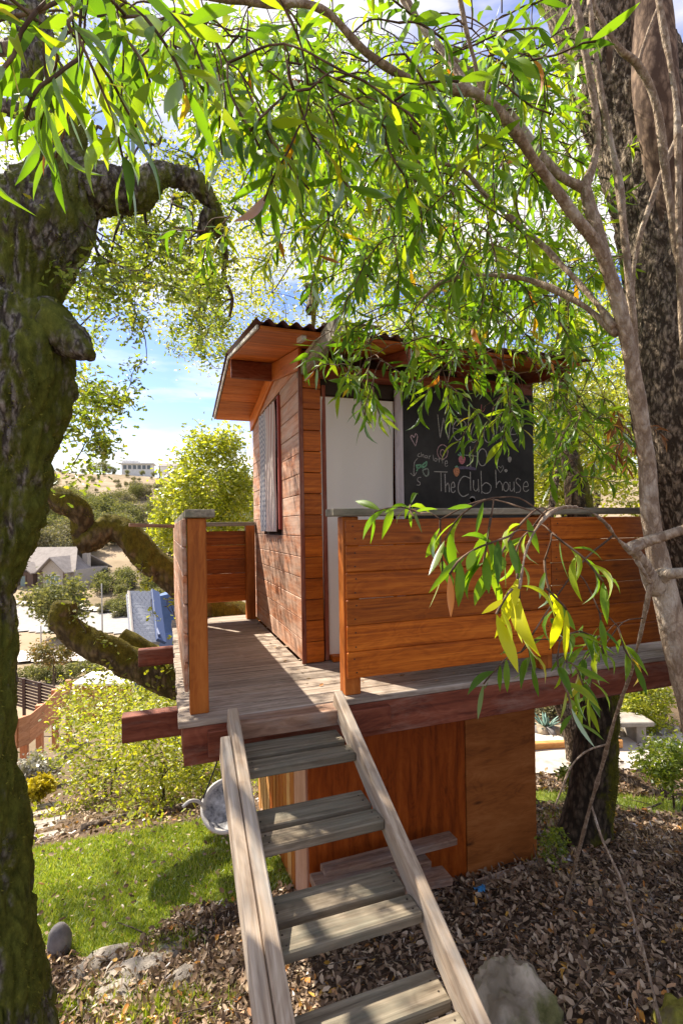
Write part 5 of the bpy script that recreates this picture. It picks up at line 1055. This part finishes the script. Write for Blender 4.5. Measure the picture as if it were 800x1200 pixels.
def window(parent, c, w_, h_, X_, Y_, mat=None, frame=None, mull=2):
    f = ob('window', mesh('window', [c + X_ * (a * w_ / 2) - Y_ * dpt + Vector((0, 0, b2 * h_ / 2)) for dpt in (0, .08) for a, b2 in ((-1, -1), (1, -1), (1, 1), (-1, 1))], [(0, 3, 2, 1), (4, 5, 6, 7), (0, 1, 5, 4), (1, 2, 6, 5), (2, 3, 7, 6), (3, 0, 4, 7)]), frame or M_TRIM, parent)
    for k_ in range(mull):
        pw = (w_ - .14 * (mull + 1)) / mull; cc = c + X_ * (-w_ / 2 + .14 + pw / 2 + k_ * (pw + .14)) - Y_ * .085
        ob('pane', mesh('pane', [cc + X_ * (a * pw / 2) + Vector((0, 0, b2 * (h_ / 2 - .14))) - Y_ * .005 for a, b2 in ((-1, -1), (1, -1), (1, 1), (-1, 1))], [(0, 1, 2, 3)]), mat or M_WIN, f)
    return f
def facing(yaw): Y_ = (fw * math.cos(yaw) + rt * math.sin(yaw)).normalized(); X_ = Vector((Y_.y, -Y_.x, 0)); return X_, Y_
X_, Y_ = facing(.12); c = gd(58, 84); z0 = at(66, 690, 79).z
h1 = thing('family_house', 'taupe single storey house with grey gabled roof across the street', 'house', c)
house_part(h1, 'wall', c, 15, 9, z0 - 2.0, z0 + 2.9, X_, Y_, M_TAUPE); gable(h1, 'roof', c, 15, 9, z0 + 2.9, z0 + 6.2, X_, Y_, M_ROOFG, .5, .2, 3)
cw = c + X_ * 4.9 - Y_ * 4.6
house_part(h1, 'wall', cw, 4.0, 2.6, z0 - 2.0, z0 + 2.95, X_, Y_, M_TAUPE); gable(h1, 'roof', cw + Y_ * 1.4, 6.0, 4.1, z0 + 2.95, z0 + 4.9, Y_, X_, M_ROOFG, .45)
g_ = cw - Y_ * 1.305; ob('gable_wall', mesh('gable_wall', [g_ + X_ * -2.0 + Vector((0, 0, z0 + 2.93 - g_.z)), g_ + X_ * 2.0 + Vector((0, 0, z0 + 2.93 - g_.z)), g_ + Vector((0, 0, z0 + 4.86 - g_.z))], [(0, 1, 2)]), M_TAUPE, h1)
window(h1, g_ + Vector((0, 0, z0 + 1.5 - g_.z)) - Y_ * .01, 2.3, 1.7, X_, Y_, None, None, 3)
for s_ in (-1.95, 1.95): q = g_ + X_ * s_ - Y_ * .04; board('pilaster', Vector((q.x, q.y, z0 - 1.8)), Vector((q.x, q.y, z0 + 2.9)), .4, .2, M_BRN, h1, Y_)
window(h1, c - X_ * 5 - Y_ * 4.52 + Vector((0, 0, z0 + 1.5 - c.z)), 2.0, 1.6, X_, Y_); dq = c - X_ * .4 - Y_ * 4.55
house_part(h1, 'porch', dq - Y_ * .5, 3.2, 1.0, z0 - 2, z0 + 2.7, X_, Y_, M_BRN); gable(h1, 'roof', dq - Y_ * .3, 2.6, 3.4, z0 + 2.7, z0 + 4.0, Y_, X_, M_ROOFG, .3); window(h1, dq - Y_ * 1.02 + Vector((0, 0, z0 + 1.3 - dq.z)), 1.1, 2.0, X_, Y_, None, M_BRN, 1)
q = c + X_ * 6.2 + Y_ * .5; house_part(h1, 'chimney', q, .9, .9, z0 + 3, z0 + 6.6, X_, Y_, M_TAUPE)
# blue house with pale shingle roof
M_BLUE = stucco('blue_siding', (.05, .10, .24), (.075, .14, .31), 2, .7, .05); M_SHING = stucco('blue_grey_shingle', (.14, .16, .20), (.27, .29, .34), 9, .9, .3, .02); M_BLUED = plain('deep_blue_trim', (.03, .06, .16), .6)
h2 = thing('blue_house', 'blue house with a pale grey shingle roof below the railing beams', 'house', gd(178, 27))
def Q(px, py, d): return at(px, py, d)
rf = [Q(150, 694, 27), Q(181, 694, 29), Q(188, 753, 24.5), Q(155, 753, 23.5)]
nr = (rf[1] - rf[0]).cross(rf[3] - rf[0]).normalized()
if nr.z < 0: nr = -nr
slab = ob('roof', mesh('roof', rf + [v - nr * .2 for v in rf], [(0, 3, 2, 1), (4, 5, 6, 7), (0, 1, 5, 4), (1, 2, 6, 5), (2, 3, 7, 6), (3, 0, 4, 7)]), M_SHING, h2)
for i in range(14):
    t = (i + .5) / 14; a = rf[3].lerp(rf[0], t); b_ = rf[2].lerp(rf[1], t); dn = (rf[3] - rf[0]).normalized(); L_ = (b_ - a).length; nsg = 6
    for k_ in range(nsg):
        o2 = (.5 if i % 2 else 0) / nsg; s0, s1 = max(0, k_ / nsg - o2 + .004), min(1, (k_ + 1) / nsg - o2 - .004)
        if s1 - s0 > .02: board('shingle', a.lerp(b_, s0) + nr * (.03 + random.uniform(0, .015)), a.lerp(b_, s1) + nr * (.03 + random.uniform(0, .015)), (rf[3] - rf[0]).length / 14 * 1.08, .03, M_SHING, slab, (nr + dn * .05).normalized(), 0)
wl_ = [Q(172, 702, 29.5), Q(225, 690, 31), Q(225, 775, 31), Q(186, 775, 29.0)]
ob('wall', mesh('wall', wl_ + [v + fw * 3 for v in wl_], [(0, 3, 2, 1), (4, 5, 6, 7), (0, 1, 5, 4), (1, 2, 6, 5), (2, 3, 7, 6), (3, 0, 4, 7)]), M_BLUE, h2)
board('rake_board', Q(172, 710, 28.6), Q(187, 748, 24.6), .42, .1, M_BLUED, h2, rt, .01); board('rake_board', rf[1] + nr * .06, rf[2] + nr * .06, .5, .14, M_BLUED, h2, nr, .01); board('rake_board', rf[0] + nr * .06, rf[3] + nr * .06, .12, .1, M_TAUPE, h2, nr, .01); board('bracket', Q(176, 716, 28.3), Q(183, 734, 26.5), .5, .12, M_BLUED, h2, rt, .01)
zb = gd(170, 26).z; lw = [Q(156, 752, 24.2), Q(186, 752, 25.2)]; lw += [Vector((v.x, v.y, zb - 1)) for v in lw[::-1]]; ob('wall', mesh('wall', lw + [v + fw * 2 for v in lw], [(0, 3, 2, 1), (4, 5, 6, 7), (0, 1, 5, 4), (1, 2, 6, 5), (2, 3, 7, 6), (3, 0, 4, 7)]), M_BLUE, h2)
# white house on the ridge
X_, Y_ = facing(-.2); c = gd(163, 300); z0 = at(163, 553, 300).z
h3 = thing('hilltop_house', 'long white flat roofed house on the hilltop ridge', 'house', c); M_WH = stucco('white_render', (.62, .62, .62), (.72, .72, .72), 1, .8, 0); M_HG = plain('dark_grey_glass', (.10, .12, .14), .2)  # windows of the ridge house in plain dark grey
house_part(h3, 'wall', c, 17, 8, z0 - 4, z0 + 4.2, X_, Y_, M_WH); house_part(h3, 'roof', c + Vector((0, 0, 0)), 19, 10, z0 + 4.2, z0 + 4.9, X_, Y_, M_WH); house_part(h3, 'wall', c - X_ * 4 + Y_ * 1, 9, 7, z0 + 4.9, z0 + 6.6, X_, Y_, M_WH)
for k_ in range(6): window(h3, c + X_ * (-6.6 + k_ * 2.65) - Y_ * 4.03 + Vector((0, 0, z0 + 2.4 - c.z)), 2.2, 2.6, X_, Y_, M_HG, None, 1)
X_, Y_ = facing(.1); c = gd(200, 330); z0 = at(200, 549, 330).z; h4 = thing('hilltop_house', 'low grey house with shallow gabled roof farther along the ridge', 'house', c); house_part(h4, 'wall', c, 12, 7, z0 - 4, z0 + 1.2, X_, Y_, M_WH); gable(h4, 'roof', c, 12, 7, z0 + 1.2, z0 + 3, X_, Y_, M_ROOFG)
# street lamp pole, small pole, boulder by the road
pl = thing('street_pole', 'slim grey street pole standing on the bank before the street', 'pole', gd(118, 49)); b0 = gd(118, 49, -.1); M_POLE = plain('grey_pole', (.35, .35, .34), .5)
tp = at(118, 684, 49); tube('pole', [(*b0, .075), (b0.x, b0.y, (b0.z + tp.z) / 2, .065), (b0.x, b0.y, tp.z, .05)], M_POLE, pl, 8, 3); tube('collar', [(b0.x, b0.y, b0.z + .1, .1), (b0.x, b0.y, b0.z + .3, .1), (b0.x, b0.y, b0.z + .5, .09)], M_POLE, pl, 8, 2)
b0 = gd(46, 46, -.1); tag(tube('sign_post', [(*b0, .06), (b0.x, b0.y, b0.z + 1.2, .06), (b0.x, b0.y, b0.z + 2.4, .055)], M_POLE, None, 8, 3), 'short bare post at the street edge under the round tree', 'post')
rock('roadside_boulder', 'brown boulder lying at the edge of the street by the lamp post', gd(119, 48.5, .2), (.9, .6, .5), M_ROCK, 77, 3)
# trees and scrub of the valley and hill
bush_px('tree', 'round olive green street tree in front of the taupe house', 'tree', 66, 51, 672, 738, 74, 60, 70, .42, LEAF_FAR, 'card', .18)
bush_px('young_tree', 'small reddish green young tree above the slat fence', 'tree', 62, 25, 748, 780, 52, 34, 55, .16, leafmat('reddish_leaf', [(0, G(.10, .09, .03)), (.6, G(.19, .17, .06)), (1, G(.30, .17, .07))], .3, .05, 1.1), 'card', .07)
random.seed(11); np.random.seed(11)
def copies(proto, n_, place, label, cat, grp):
    for i in range(n_):
        px, d, sc = place(i); q = gd(px, d); r_ = proto.copy(); M = Matrix.Translation(q) @ Matrix.Rotation(random.uniform(0, 6.3), 4, 'Z') @ Matrix.Scale(sc, 4)
        link(r_, M); tag(r_, label, cat, grp)
        for ch in [o_ for o_ in bpy.data.objects if o_.parent == proto]: c2 = ch.copy(); COL.objects.link(c2); c2.parent = r_; c2.matrix_parent_inverse = ch.matrix_parent_inverse.copy(); c2.matrix_basis = ch.matrix_basis.copy()
LB = {'hill_oak': ('dark rounded oak growing on the dry hillside', 'tree', 'oaks on the hillside'), 'hill_scrub': ('pale olive scrub tree on the lower hillside', 'tree', 'scrub trees on the hillside'), 'slope_shrub': ('low rounded shrub on the planted bank by the street', 'shrub', 'shrubs on the bank'), 'pale_shrub': ('low pale grey shrub on the planted bank by the street', 'shrub', 'pale shrubs on the bank')}
def proto(name, h, w_, ncl, nl, size, mat, tr, px, d):
    q = gd(px, d); lab, cat, grp = LB[name]; return bush(name, lab, cat, q, q + Vector((0, 0, h * .58)), (w_ * .42, w_ * .42, h * .40), ncl, nl, w_ * .085, size, mat, tr, 'card', grp)
po = proto('hill_oak', 7, 9, 46, 60, .55, LEAF_FAR, .3, 122, 296); ps = proto('hill_scrub', 6, 7, 40, 55, .48, LEAF_GREY, .2, 130, 150); pb = proto('slope_shrub', 1.3, 1.7, 24, 40, .17, LEAF_FAR, .05, 128, 66); pg_ = proto('pale_shrub', 1.0, 1.5, 22, 40, .15, LEAF_GREY, .04, 140, 64)
sk = [(108, 300, .8), (133, 292, .6), (150, 288, .35), (168, 287, .4), (182, 288, .45), (209, 285, .9), (214, 290, .7), (196, 300, .5), (62, 210, .8), (228, 270, .7), (240, 250, .8), (262, 240, .9), (280, 230, .9), (98, 280, .4), (30, 230, .9)]
copies(po, len(sk), lambda i: sk[i], 'small dark oak standing along the hilltop near the ridge houses', 'tree', 'oaks along the ridge')
copies(po, 64, lambda i: (random.uniform(40, 300), random.uniform(98, 190), random.uniform(.6, 1.1)), *LB['hill_oak'])
copies(ps, 75, lambda i: (random.uniform(40, 300), random.uniform(92, 190), random.uniform(.6, 1.2)), *LB['hill_scrub'])
copies(ps, 80, lambda i: (random.uniform(60, 300), random.uniform(190, 305), random.uniform(.15, .45)), 'tiny brush clump on the bare upper hillside of dry grass', 'bush', 'brush on the bare upper slope')
copies(pb, 34, lambda i: (random.uniform(116, 215), random.uniform(63, 88), random.uniform(.7, 2.2)), *LB['slope_shrub'])
copies(pg_, 30, lambda i: (random.uniform(112, 215), random.uniform(62, 80), random.uniform(.6, 1.6)), *LB['pale_shrub'])
copies(pb, 8, lambda i: (28 + i * 12 + random.uniform(-4, 4), random.uniform(31, 34), random.uniform(.6, .9)), 'small round shrub in the row beyond the slat fence', 'shrub', 'shrub row beyond the slat fence')
# bare dead pine on the hillside
b0 = gd(188, 190, -.3); tp = at(188, 545, 190); dp = thing('dead_pine', 'bare dead pine standing on the dry hillside', 'tree', b0); hh = tp.z - b0.z
tube('trunk', [(*b0, .45), (b0.x + .1, b0.y, b0.z + hh * .5, .3), (b0.x, b0.y, tp.z, .06)], BARK_BIG, dp, 8, 4); T = Tubes()
for i in range(26):
    zz = b0.z + hh * random.uniform(.25, .95); a = random.uniform(0, 6.3); L_ = (1.05 - (zz - b0.z) / hh) * random.uniform(1.5, 4.5); T.add([(b0.x, b0.y, zz, .09), (b0.x + math.cos(a) * L_ * .5, b0.y + math.sin(a) * L_ * .5, zz + .2, .06), (b0.x + math.cos(a) * L_, b0.y + math.sin(a) * L_, zz + random.uniform(-.3, .8), .02)], 3, 4)
T.build('branches', BARK_BIG, dp)
